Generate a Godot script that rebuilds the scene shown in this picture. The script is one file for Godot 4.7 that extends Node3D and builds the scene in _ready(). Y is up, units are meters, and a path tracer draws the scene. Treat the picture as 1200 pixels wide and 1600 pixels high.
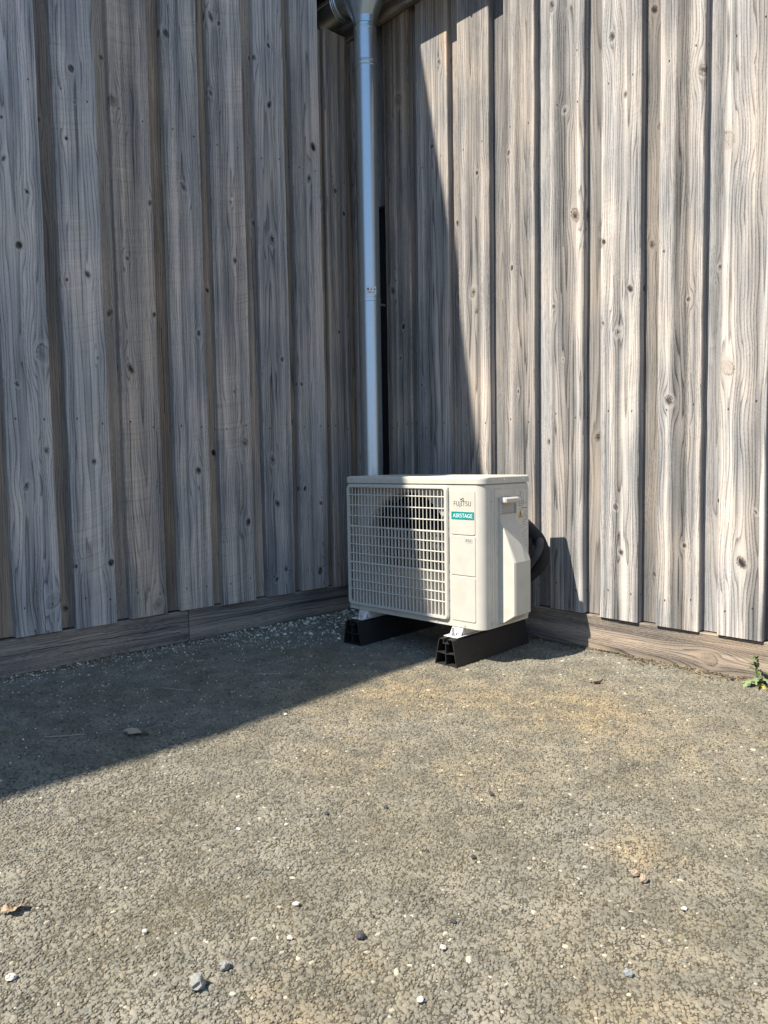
extends Node3D
# Corner of two timber-clad walls with a heat pump standing on asphalt.
# World: x runs along the sunlit wall, z along the shaded wall, y up, metres; the corner is the origin.

const SUN_A := 0.19      # metres that sunlight moves along x for each metre it falls
const SUN_K := 0.72      # the same towards the sunlit wall
const STRIP_LEN := 3.2   # metres of board that one strip of wood texture covers

var M := {}
var rng := RandomNumberGenerator.new()

# ------------------------------------------------------------------ mesh helpers
func mb() -> SurfaceTool:
	var st := SurfaceTool.new()
	st.begin(Mesh.PRIMITIVE_TRIANGLES)
	return st

func vert(st: SurfaceTool, v: Vector3, n: Vector3, uv := Vector2.ZERO) -> void:
	st.set_normal(n)
	st.set_uv(uv)
	st.add_vertex(v)

func tri(st: SurfaceTool, a: Vector3, b: Vector3, c: Vector3) -> void:
	var n := (b - a).cross(c - a).normalized()
	vert(st, a, n); vert(st, c, n); vert(st, b, n)

func quad(st: SurfaceTool, a: Vector3, b: Vector3, c: Vector3, d: Vector3) -> void:
	tri(st, a, b, c)
	tri(st, a, c, d)

func quad_n(st: SurfaceTool, a: Vector3, b: Vector3, c: Vector3, d: Vector3, na: Vector3, nb: Vector3, nc: Vector3, nd: Vector3) -> void:
	vert(st, a, na); vert(st, c, nc); vert(st, b, nb)
	vert(st, a, na); vert(st, d, nd); vert(st, c, nc)

func quad_uv(st: SurfaceTool, a: Vector3, b: Vector3, c: Vector3, d: Vector3, ua: Vector2, ub: Vector2, uc: Vector2, ud: Vector2) -> void:
	var n := (b - a).cross(c - a).normalized()
	vert(st, a, n, ua); vert(st, c, n, uc); vert(st, b, n, ub)
	vert(st, a, n, ua); vert(st, d, n, ud); vert(st, c, n, uc)

# box with chamfered edges
func rbox(st: SurfaceTool, lo: Vector3, hi: Vector3, bev: float) -> void:
	var c := (lo + hi) * 0.5
	var h := (hi - lo) * 0.5
	var b := minf(bev, minf(h.x, minf(h.y, h.z)) * 0.9)
	var f := func(sx: int, sy: int, sz: int, ax: int) -> Vector3:
		var v := Vector3(h.x - (0.0 if ax == 0 else b), h.y - (0.0 if ax == 1 else b), h.z - (0.0 if ax == 2 else b))
		return c + Vector3(v.x * sx, v.y * sy, v.z * sz)
	var face := func(p: Array, out: Vector3) -> void:
		var n: Vector3 = (p[1] - p[0]).cross(p[2] - p[0])
		if n.dot(out) < 0.0:
			p.reverse()
		if p.size() == 4:
			quad(st, p[0], p[1], p[2], p[3])
		else:
			tri(st, p[0], p[1], p[2])
	for s in [-1, 1]:
		face.call([f.call(s, -1, -1, 0), f.call(s, 1, -1, 0), f.call(s, 1, 1, 0), f.call(s, -1, 1, 0)], Vector3(s, 0, 0))
		face.call([f.call(-1, s, -1, 1), f.call(1, s, -1, 1), f.call(1, s, 1, 1), f.call(-1, s, 1, 1)], Vector3(0, s, 0))
		face.call([f.call(-1, -1, s, 2), f.call(1, -1, s, 2), f.call(1, 1, s, 2), f.call(-1, 1, s, 2)], Vector3(0, 0, s))
		for t in [-1, 1]:
			face.call([f.call(s, t, -1, 0), f.call(s, t, 1, 0), f.call(s, t, 1, 1), f.call(s, t, -1, 1)], Vector3(s, t, 0))
			face.call([f.call(s, -1, t, 0), f.call(s, 1, t, 0), f.call(s, 1, t, 2), f.call(s, -1, t, 2)], Vector3(s, 0, t))
			face.call([f.call(-1, s, t, 1), f.call(1, s, t, 1), f.call(1, s, t, 2), f.call(-1, s, t, 2)], Vector3(0, s, t))
			for u in [-1, 1]:
				face.call([f.call(s, t, u, 0), f.call(s, t, u, 1), f.call(s, t, u, 2)], Vector3(s, t, u))

func tube(st: SurfaceTool, pts: Array, radii, sides := 10, capped := true) -> void:
	var n := pts.size()
	var rings := []
	var norms := []
	var up := Vector3.ZERO
	for i in n:
		var d: Vector3 = (pts[mini(i + 1, n - 1)] - pts[maxi(i - 1, 0)]).normalized()
		if i == 0:
			up = Vector3.UP if absf(d.y) < 0.9 else Vector3.RIGHT
		up = (up - d * up.dot(d)).normalized()
		var side := d.cross(up)
		var r: float = radii[i] if radii is Array else radii
		var ring := []
		var nn := []
		for k in sides:
			var a := TAU * k / sides
			var o := up * cos(a) + side * sin(a)
			nn.append(o)
			ring.append(pts[i] + o * r)
		rings.append(ring)
		norms.append(nn)
	for i in n - 1:
		for k in sides:
			var j := (k + 1) % sides
			quad_n(st, rings[i][k], rings[i][j], rings[i + 1][j], rings[i + 1][k], norms[i][k], norms[i][j], norms[i + 1][j], norms[i + 1][k])
	if capped:
		for k in range(1, sides - 1):
			tri(st, rings[0][0], rings[0][k + 1], rings[0][k])
			tri(st, rings[n - 1][0], rings[n - 1][k], rings[n - 1][k + 1])

# profile of [radius, height] turned about the y axis through c; sx and sz stretch it
func lathe(st: SurfaceTool, prof: Array, c: Vector3, sides := 24, sx := Vector2.ONE) -> void:
	for i in prof.size() - 1:
		var p: Vector2 = prof[i]
		var q: Vector2 = prof[i + 1]
		var dn := Vector2(q.y - p.y, p.x - q.x).normalized()
		for k in sides:
			var a := TAU * k / sides
			var b := TAU * (k + 1) / sides
			var na := Vector3(cos(a) * dn.x, dn.y, sin(a) * dn.x)
			var nb := Vector3(cos(b) * dn.x, dn.y, sin(b) * dn.x)
			var f := func(v: Vector2, ang: float) -> Vector3: return c + Vector3(cos(ang) * v.x * sx.x, v.y, sin(ang) * v.x * sx.y)
			quad_n(st, f.call(p, a), f.call(q, a), f.call(q, b), f.call(p, b), na, na, nb, nb)

func round_rect(x0: float, y0: float, x1: float, y1: float, r: float, seg := 5) -> PackedVector2Array:
	var o := PackedVector2Array()
	var cs := [[x1 - r, y0 + r, -PI / 2], [x1 - r, y1 - r, 0.0], [x0 + r, y1 - r, PI / 2], [x0 + r, y0 + r, PI]]
	for c in cs:
		for i in seg + 1:
			var a: float = c[2] + PI / 2 * i / seg
			o.append(Vector2(c[0] + r * cos(a), c[1] + r * sin(a)))
	return o

# flat plate of a ccw outline in x, y from z0 to z1, front edge chamfered
func plate(st: SurfaceTool, outline: PackedVector2Array, z0: float, z1: float, bev := 0.0) -> void:
	var inner := outline
	if bev > 0.0:
		var off := Geometry2D.offset_polygon(outline, -bev)
		if off.size() > 0 and off[0].size() == outline.size():
			inner = off[0]
		else:
			var mid := Vector2.ZERO
			for q in outline:
				mid += q
			mid /= outline.size()
			inner = PackedVector2Array()
			for q in outline:
				inner.append(q + (mid - q).normalized() * bev)
	var n := outline.size()
	for i in n:
		var j := (i + 1) % n
		var a := Vector3(outline[i].x, outline[i].y, z0)
		var b := Vector3(outline[j].x, outline[j].y, z0)
		quad(st, a, b, Vector3(b.x, b.y, z1 - bev), Vector3(a.x, a.y, z1 - bev))
	if bev > 0.0:
		# match each outline corner with the nearest inner corner
		for i in n:
			var j := (i + 1) % n
			quad(st, Vector3(outline[i].x, outline[i].y, z1 - bev), Vector3(outline[j].x, outline[j].y, z1 - bev), near3(inner, outline[j], z1), near3(inner, outline[i], z1))
	for k in [[inner, z1, 1], [outline, z0, -1]]:
		var poly: PackedVector2Array = k[0]
		var ix := Geometry2D.triangulate_polygon(poly)
		for t in range(0, ix.size(), 3):
			var a := Vector3(poly[ix[t]].x, poly[ix[t]].y, k[1])
			var b := Vector3(poly[ix[t + 1]].x, poly[ix[t + 1]].y, k[1])
			var c := Vector3(poly[ix[t + 2]].x, poly[ix[t + 2]].y, k[1])
			if (b - a).cross(c - a).z * k[2] < 0.0:
				tri(st, a, c, b)
			else:
				tri(st, a, b, c)

func near3(poly: PackedVector2Array, p: Vector2, z: float) -> Vector3:
	var best := poly[0]
	for q in poly:
		if q.distance_squared_to(p) < best.distance_squared_to(p):
			best = q
	return Vector3(best.x, best.y, z)

# frame between two outlines with as many points each
func ring_plate(st: SurfaceTool, o: PackedVector2Array, i_: PackedVector2Array, z0: float, z1: float, bev: float) -> void:
	var n := o.size()
	for k in n:
		var j := (k + 1) % n
		var f := func(p: Vector2, z: float) -> Vector3: return Vector3(p.x, p.y, z)
		var ok := o[k].lerp(i_[k], 0.25)
		var oj := o[j].lerp(i_[j], 0.25)
		quad(st, f.call(o[k], z0), f.call(o[j], z0), f.call(o[j], z1 - bev), f.call(o[k], z1 - bev))
		quad(st, f.call(o[k], z1 - bev), f.call(o[j], z1 - bev), f.call(oj, z1), f.call(ok, z1))
		quad(st, f.call(ok, z1), f.call(oj, z1), f.call(i_[j], z1), f.call(i_[k], z1))
		quad(st, f.call(i_[k], z1), f.call(i_[j], z1), f.call(i_[j], z0), f.call(i_[k], z0))

func put(called: String, st, m: Material, parent: Node = self) -> MeshInstance3D:
	var o := MeshInstance3D.new()
	o.name = called
	o.mesh = st.commit() if st is SurfaceTool else st
	o.material_override = m
	o.cast_shadow = GeometryInstance3D.SHADOW_CASTING_SETTING_ON
	parent.add_child(o, true)
	return o

func thing(called: String, label: String, category: String, at := Vector3.ZERO, turn := 0.0, group := "") -> Node3D:
	var o := Node3D.new()
	o.name = called
	add_child(o, true)
	o.position = at
	o.rotation.y = turn
	return tag(o, label, category, group)

func tag(o: Node3D, label: String, category: String, group := "") -> Node3D:
	o.set_meta("label", label)
	o.set_meta("category", category)
	if group != "":
		o.set_meta("group", group)
	return o

func plain(c: Color, rough: float, metal := 0.0, spec := 0.5) -> StandardMaterial3D:
	var m := StandardMaterial3D.new()
	m.albedo_color = c
	m.roughness = rough
	m.metallic = metal
	m.metallic_specular = spec
	return m

func noise_tex(freq: float, ramp: Array, seed_ := 1, size := 512, normal := false, bump := 4.0, oct := 4) -> NoiseTexture2D:
	var n := FastNoiseLite.new()
	n.seed = seed_
	n.frequency = freq
	n.fractal_octaves = oct
	var t := NoiseTexture2D.new()
	t.width = size
	t.height = size
	t.seamless = true
	t.noise = n
	if normal:
		t.as_normal_map = true
		t.bump_strength = bump
	else:
		var g := Gradient.new()
		var off := PackedFloat32Array()
		var col := PackedColorArray()
		for i in ramp.size():
			off.append(float(i) / (ramp.size() - 1))
			col.append(ramp[i])
		g.offsets = off
		g.colors = col
		t.color_ramp = g
	return t

func tri_mat(m: StandardMaterial3D, scale: float, tex: Texture2D = null, rough: Texture2D = null) -> StandardMaterial3D:
	m.uv1_triplanar = true
	m.uv1_scale = Vector3.ONE * scale
	if tex:
		m.albedo_texture = tex
	if rough:
		m.roughness_texture = rough
	return m

# ------------------------------------------------------------------ wood
const AW := 2048
const AH := 1024
var n_fibre: PackedByteArray
var n_band: PackedByteArray
var n_speck: PackedByteArray
var n_warp: PackedByteArray
var n_stain: PackedByteArray

func noise_field(w: int, h: int, freq: float, seed_: int, oct := 2) -> PackedByteArray:
	var n := FastNoiseLite.new()
	n.seed = seed_
	n.frequency = freq
	n.fractal_octaves = oct
	var im := n.get_image(w, h, false, false, true)
	im.convert(Image.FORMAT_L8)
	im.resize(AW, AH, Image.INTERPOLATE_CUBIC)
	return im.get_data()

# One strip of weathered softwood: growth rings cut by the face of a board, bent round its knots.
# p: tone, brown, saw, xc (where the heart lies), d (its depth), ring, knots [x, y, r] about the strip's middle
func wood_strip(out_c: PackedByteArray, out_h: PackedByteArray, x0: int, wpx: int, wm: float, p: Dictionary, seed_: int) -> void:
	var r := RandomNumberGenerator.new()
	r.seed = seed_
	var xc: float = p.get("xc", r.randf_range(-0.06, 0.06))
	var d0: float = p.get("d", r.randf_range(0.004, 0.03))
	var ringf: float = p.get("ring", r.randf_range(120.0, 185.0))
	var tone: float = p.get("tone", 1.0)
	var brown: float = p.get("brown", 0.3)
	var saw: float = p.get("saw", 0.0)
	var con: float = p.get("con", 1.0)
	var knots: Array = p.get("knots", [])
	var f1 := r.randf_range(0.5, 1.0)
	var f2 := r.randf_range(1.5, 2.6)
	var a1 := r.randf_range(0.0, TAU)
	var a2 := r.randf_range(0.0, TAU)
	var sawang := r.randf_range(0.1, 0.35)
	var cracks := []
	for i in p.get("cracks", r.randi_range(0, 3)):
		var cy := r.randf_range(0.0, 2.9)
		cracks.append([r.randf_range(-0.42, 0.42) * wm, cy, cy + r.randf_range(0.15, 0.9), r.randf_range(0.0, TAU)])
	var nails: Array = p.get("nails", [])
	var streaks: Array = p.get("streaks", [])
	var fresh: float = p.get("fresh", 0.0)
	var inv := wm / wpx
	# each knot its own lean, squash and heart: [x, y, r, squash, lean, heart size, heart tone]
	var kn2 := []
	for k in knots:
		kn2.append([k[0], k[1], k[2] * r.randf_range(0.82, 1.12), r.randf_range(0.45, 1.15), r.randf_range(-0.35, 0.35), r.randf_range(0.15, 0.6) * (1.0 if k[2] < 0.018 else 0.55), r.randf_range(-1.1, -0.25) if k[2] < 0.024 else 0.35, r.randf_range(0.0, TAU)])
	knots = kn2
	var sawrow := PackedFloat32Array()
	sawrow.resize(AH + 64)
	var nxt := 0
	while nxt < AH + 60:
		sawrow[nxt] = r.randf_range(-1.0, 0.6)
		if nxt + 1 < AH + 64:
			sawrow[nxt + 1] = sawrow[nxt] * r.randf_range(-0.5, 0.6)
		nxt += r.randi_range(2, 7)
	for py in AH:
		var y := (1.0 - (py + 0.5) / AH) * STRIP_LEN
		var d := d0 + 0.020 * sin(y * f1 + a1) + 0.006 * sin(y * f2 + a2)
		var dd := d * d
		var act := []
		for k in knots:
			if absf(y - k[1]) < k[2] * 9.0:
				act.append(k)
		var crk := []
		for c in cracks:
			if y > c[1] and y < c[2]:
				crk.append(c[0] + 0.0025 * sin(y * 9.0 + c[3]) + 0.001 * sin(y * 41.0))
		var nl := []
		for q in nails:
			if absf(y - q[1]) < 0.006:
				nl.append(q)
		var row := py * AW + x0
		for px in wpx:
			var i := row + px
			var x := (px + 0.5) * inv - wm * 0.5
			var xw := x + (n_warp[i] - 128) * 0.00009
			var kn := 0.0
			var krim := 0.0
			var kring := 0.0
			for k in act:
				var kx: float = k[0]
				var kr: float = k[2]
				var dx := (x - kx) / kr
				var dy: float = (y - k[1]) / kr
				var q := dx * dx * 0.22 + dy * dy * 0.055
				if q < 4.0:
					xw = kx + (xw - kx) * (1.0 - 0.9 * exp(-q))
					var lx: float = dx + dy * k[4]
					var e: float = lx * lx * 1.5 + dy * dy * k[3] + (n_speck[i] - 128) * 0.003
					if e < 1.0:
						kn = 1.0 if kr < 0.021 else 0.4
						var core: float = k[5]
						kring = lerpf(k[6] + 0.4 * sin(dx * 4.0 + dy * 3.0 + k[7]), 0.7 + 0.4 * sin(e * 13.0 + k[7]), smoothstep(core * 0.7, core * 1.5, e))
						krim = maxf(krim, 0.7 * smoothstep(0.62, 0.86, e) * clampf(0.35 + sin(atan2(dy, dx) + k[7]), 0.0, 1.0))
					elif e < 3.5:
						kn = maxf(kn, 0.6 * (1.0 - smoothstep(1.0, 3.5, e)))
						kring = 1.35
			var rx := xw - xc
			var ph := sqrt(rx * rx + dd) * ringf + (n_band[i] - 128) * 0.006
			var fr := ph - floorf(ph)
			var late := fr * fr * fr * fr * fr if fr < 0.92 else 0.66 * (1.0 - fr) * 12.5
			var fib := (n_fibre[i] - 128) * 0.0078
			var band := (n_band[i] - 128) * 0.0078
			var spk := (n_speck[i] - 128) * 0.0078
			var stn := (n_stain[i] - 128) * 0.0078
			var v := 1.0 + con * (0.08 - 0.62 * late + 0.15 * fib + 0.26 * band + 0.08 * spk + 0.17 * stn)
			var h := 0.45 + 0.38 * late + 0.22 * fib + 0.1 * spk
			if saw > 0.0:
				var sp := 24.0 + py + (x * sawang + x * x * 1.5) * 320.0
				var si := int(sp)
				var s := lerpf(sawrow[si], sawrow[si + 1], sp - si) * clampf(0.55 + 0.9 * stn + 0.5 * fib, 0.0, 1.2) * saw
				v += 0.15 * s
				h += 0.30 * s
			for q in streaks:
				var sx: float = (x - q[0] - 0.006 * sin(y * 1.3 + q[0] * 90.0) - (n_warp[i] - 128) * 0.00006) / q[1]
				if absf(sx) < 2.2:
					v -= q[2] * exp(-sx * sx * sx * sx) * (0.8 + 0.3 * fib)
			var br := brown + 0.35 * stn + 0.15 * band
			if fresh > 0.0:
				var fz := smoothstep(-0.10, 0.10, y - fresh + 0.55 * fib + 0.35 * stn)
				br += 0.95 * fz
				v -= 0.10 * fz
			if kn > 0.0:
				v = lerpf(v, 0.68 + 0.30 * kring, minf(kn, 1.0))
				v -= 0.40 * krim
				br += 0.12 * kn
				h = lerpf(h, 0.5, kn) - 0.3 * krim
			for c in crk:
				var cd: float = absf(x - c)
				if cd < 0.0018:
					var s2 := 1.0 - cd / 0.0018
					v -= 0.55 * s2
					h -= 0.6 * s2
			for q in nl:
				var nx: float = x - q[0]
				var ny: float = (y - q[1])
				var e2 := nx * nx + ny * ny * 0.45
				if e2 < 0.0000055:
					v = 0.3
					h = 0.1
			br = clampf(br, 0.0, 1.2)
			v = clampf(v, 0.16, 1.75) * tone
			var o := i * 3
			out_c[o] = int(clampf(v * (147.0 + 5.0 * br), 0.0, 255.0))
			out_c[o + 1] = int(clampf(v * (145.5 - 8.0 * br), 0.0, 255.0))
			out_c[o + 2] = int(clampf(v * (144.0 - 22.0 * br), 0.0, 255.0))
			out_h[i] = int(clampf(h * 255.0, 0.0, 255.0))

func atlas_mat(c: PackedByteArray, h: PackedByteArray) -> StandardMaterial3D:
	var m := StandardMaterial3D.new()
	m.albedo_texture = ImageTexture.create_from_image(Image.create_from_data(AW, AH, false, Image.FORMAT_RGB8, c))
	m.heightmap_enabled = true
	m.heightmap_texture = ImageTexture.create_from_image(Image.create_from_data(AW, AH, false, Image.FORMAT_L8, h))
	m.heightmap_scale = 0.16
	m.roughness = 0.86
	m.metallic_specular = 0.3
	return m

# A sawn board standing in the wall's own axes: x0..x1 along the wall, y0..y1 up, face at z, thickness t behind it.
# strip = [left pixel, width in pixels, metres across] of the atlas; lying = true turns the grain along x.
func board(x0: float, x1: float, y0: float, y1: float, z: float, t: float, strip: Array, seed_: int, jit := 0.0012, lying := false, v0 := 0.0) -> SurfaceTool:
	var r := RandomNumberGenerator.new()
	r.seed = seed_
	var st := mb()
	var w := x1 - x0
	var l := y1 - y0
	if lying:
		w = y1 - y0
		l = x1 - x0
	var seg := clampi(int(l / 0.11), 3, 40)
	var ch := 0.0025
	var lean := r.randf_range(-0.0012, 0.0012)
	var tilt := r.randf_range(-0.0015, 0.0015)
	var prev := []
	var puv := []
	for i in seg + 1:
		var f := float(i) / seg
		var y := l * f
		var el := r.randf_range(-jit, jit) + lean * (f - 0.5)
		var er := r.randf_range(-jit, jit) + lean * (f - 0.5)
		if i == 0 or i == seg:
			y += 0.0
		var zz := z + r.randf_range(-0.0005, 0.0005)
		# section from the back left edge round the face to the back right edge
		var sec := [Vector2(el, z - t), Vector2(el, zz - ch - tilt), Vector2(el + ch, zz - tilt), Vector2(w + er - ch, zz + tilt), Vector2(w + er, zz - ch + tilt), Vector2(w + er, z - t)]
		var us := [0.02, 0.015, 0.025, 0.975, 0.985, 0.98]
		var cur := []
		var cuv := []
		for k in 6:
			var s: Vector2 = sec[k]
			cur.append(Vector3(x0 + y, y1 - s.x, s.y) if lying else Vector3(x0 + s.x, y0 + y, s.y))
			var u: float = (strip[0] + 1.0 + us[k] * minf(w / strip[2], 1.0) * (strip[1] - 2.0)) / AW
			var v := 1.0 - (y + v0 + (0.0 if lying else y0)) / STRIP_LEN
			if k == 0 or k == 5:
				u += 0.012 if k == 0 else -0.012
			cuv.append(Vector2(u, v))
		if i > 0:
			for k in 5:
				if lying:
					quad_uv(st, prev[k + 1], cur[k + 1], cur[k], prev[k], puv[k + 1], cuv[k + 1], cuv[k], puv[k])
				else:
					quad_uv(st, prev[k], prev[k + 1], cur[k + 1], cur[k], puv[k], puv[k + 1], cuv[k + 1], cuv[k])
		if i == 0 or i == seg:
			var a: Vector3 = cur[0]
			for k in range(1, 5):
				var e1: Vector3 = cur[k]
				var e2: Vector3 = cur[k + 1]
				var out := Vector3.RIGHT if lying else Vector3.UP
				var nn := out * (1.0 if i == seg else -1.0)
				var flip := (e1 - a).cross(e2 - a).dot(nn) > 0.0
				vert(st, a, nn, cuv[0])
				vert(st, e2 if flip else e1, nn, cuv[k + 1] if flip else cuv[k])
				vert(st, e1 if flip else e2, nn, cuv[k] if flip else cuv[k + 1])
		prev = cur
		puv = cuv
	return st

# knots of a wall that fall on the board a..b, about the board's middle (sign -1 where the wall's own x runs against the list)
func knots_on(list: Array, a: float, b: float, s: float) -> Array:
	var o := []
	for i in range(0, list.size(), 3):
		if list[i] > a - 0.004 and list[i] < b + 0.004:
			o.append([(list[i] - (a + b) * 0.5) * s, list[i + 1], list[i + 2]])
	return o

func wall_top(z: float) -> float:  # unseen profile, shaped so the edge of the cast shadow lands right
	var pts := [[-1.0, 4.42], [2.0, 4.42], [2.6, 4.29], [3.2, 4.43], [4.1, 4.68], [5.1, 5.12], [12.0, 5.12]]
	for i in pts.size() - 1:
		if z <= pts[i + 1][0]:
			return lerpf(pts[i][1], pts[i + 1][1], (z - pts[i][0]) / (pts[i + 1][0] - pts[i][0]))
	return 5.12

# ------------------------------------------------------------------ scene
func _ready() -> void:
	rng.seed = 7
	# camera
	var cam := Camera3D.new()
	cam.name = "camera"
	cam.position = Vector3(2.6539, 0.7043, 2.3849)
	cam.rotation = Vector3(-0.0687, 0.8208, -0.0162)
	cam.fov = rad_to_deg(2.0 * atan(800.0 / 1150.4))
	cam.near = 0.02
	cam.far = 400.0
	add_child(cam)
	# sky and exposure
	var env := Environment.new()
	env.background_mode = Environment.BG_SKY
	var sm := ProceduralSkyMaterial.new()
	sm.sky_top_color = Color(0.45, 0.59, 0.76)
	sm.sky_horizon_color = Color(0.74, 0.81, 0.90)
	sm.sky_curve = 0.12
	sm.ground_bottom_color = Color(0.25, 0.24, 0.22)
	sm.ground_horizon_color = Color(0.45, 0.45, 0.44)
	var sky := Sky.new()
	sky.sky_material = sm
	env.sky = sky
	env.background_energy_multiplier = 0.90
	env.tonemap_mode = Environment.TONE_MAPPER_LINEAR
	env.tonemap_exposure = 2.05
	env.sdfgi_enabled = true
	env.ssao_enabled = true
	env.ssil_enabled = true
	var we := WorldEnvironment.new()
	we.name = "world_environment"
	we.environment = env
	add_child(we)
	# sun
	var sun := DirectionalLight3D.new()
	sun.name = "sun"
	sun.light_color = Color(1.0, 0.968, 0.918)
	sun.light_energy = 1.6
	sun.light_angular_distance = 0.5
	sun.shadow_enabled = true
	add_child(sun)
	sun.look_at_from_position(Vector3(-SUN_A, 1.0, SUN_K) * 20.0, Vector3.ZERO, Vector3.UP)
	make_materials()
	make_walls()
	make_ground()
	make_gutter()
	make_downpipe()
	make_heat_pump()
	make_feet()
	make_pipework()
	make_plant()
	make_litter()

func make_materials() -> void:
	var lin := func(r: float, g: float, b: float) -> Color: return Color(r, g, b).linear_to_srgb()
	var smudge := noise_tex(0.012, [Color(0.955, 0.955, 0.95), Color(1, 1, 1), Color(0.97, 0.97, 0.965)], 5)
	M.casing = tri_mat(plain(lin.call(0.525, 0.498, 0.43), 0.42), 1.6, smudge)
	M.grille = tri_mat(plain(lin.call(0.53, 0.505, 0.445), 0.5), 1.6, smudge)
	M.interior = plain(lin.call(0.42, 0.40, 0.36), 0.7)
	M.coil = plain(lin.call(0.012, 0.012, 0.013), 0.6)
	M.fan = plain(lin.call(0.012, 0.012, 0.013), 0.5)
	M.teal = plain(lin.call(0.0, 0.22, 0.21), 0.45)
	M.white_print = plain(lin.call(0.8, 0.8, 0.78), 0.5)
	M.grey_print = plain(lin.call(0.05, 0.048, 0.046), 0.6)
	M.tag_grey = plain(lin.call(0.46, 0.44, 0.40), 0.5)
	M.amber = plain(lin.call(0.62, 0.30, 0.02), 0.5)
	M.black = plain(lin.call(0.015, 0.015, 0.015), 0.5)
	var scuff := noise_tex(0.03, [Color(0.55, 0.55, 0.55), Color(1, 1, 1), Color(0.8, 0.78, 0.75)], 9)
	M.pvc = tri_mat(plain(lin.call(0.022, 0.021, 0.020), 0.55), 3.0, scuff)
	M.foam = tri_mat(plain(lin.call(0.017, 0.018, 0.019), 0.8), 6.0, scuff)
	M.tape = plain(lin.call(0.036, 0.036, 0.037), 0.6)
	M.dark_backing = plain(lin.call(0.008, 0.008, 0.009), 0.9)  # near black, so the void behind the boards looks dark
	var spangle := noise_tex(0.09, [Color(0.78, 0.80, 0.82), Color(1, 1, 1), Color(0.86, 0.87, 0.88)], 11, 512, false, 0, 3)
	var sprough := noise_tex(0.07, [Color(0.72, 0.72, 0.72), Color(1, 1, 1)], 12, 256, false, 0, 3)
	M.zinc = tri_mat(plain(lin.call(0.52, 0.59, 0.62), 0.36, 0.85), 5.0, spangle, sprough)
	M.zinc_old = tri_mat(plain(lin.call(0.36, 0.365, 0.35), 0.5, 0.85), 4.0, spangle, sprough)
	M.steel = tri_mat(plain(lin.call(0.66, 0.66, 0.64), 0.35, 0.8), 8.0, spangle)
	M.bracket = tri_mat(plain(lin.call(0.72, 0.71, 0.66), 0.4, 0.2), 6.0, smudge)
	M.roof = plain(lin.call(0.12, 0.12, 0.125), 0.6, 0.3)
	M.leaf = plain(lin.call(0.10, 0.135, 0.05), 0.65)
	M.leaf.backlight = Color(0.35, 0.45, 0.12)
	M.leaf_pale = plain(lin.call(0.16, 0.22, 0.10), 0.6)
	M.leaf_pale.backlight = Color(0.35, 0.45, 0.15)
	M.leaf_yellow = plain(lin.call(0.50, 0.36, 0.06), 0.6)
	M.stem = plain(lin.call(0.12, 0.16, 0.05), 0.6)
	M.dead_leaf = tri_mat(plain(lin.call(0.36, 0.32, 0.26), 0.8), 20.0, scuff)
	M.tan_leaf = tri_mat(plain(lin.call(0.38, 0.28, 0.18), 0.8), 20.0, scuff)
	M.twig = plain(lin.call(0.34, 0.29, 0.21), 0.85)
	for s in [["stone_white", 0.58, 0.55, 0.48], ["stone_grey", 0.26, 0.26, 0.24], ["stone_dark", 0.055, 0.055, 0.06], ["stone_pink", 0.36, 0.27, 0.20], ["stone_blue", 0.25, 0.27, 0.28]]:
		M[s[0]] = tri_mat(plain(lin.call(s[1], s[2], s[3]), 0.85), 30.0, scuff)

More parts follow.
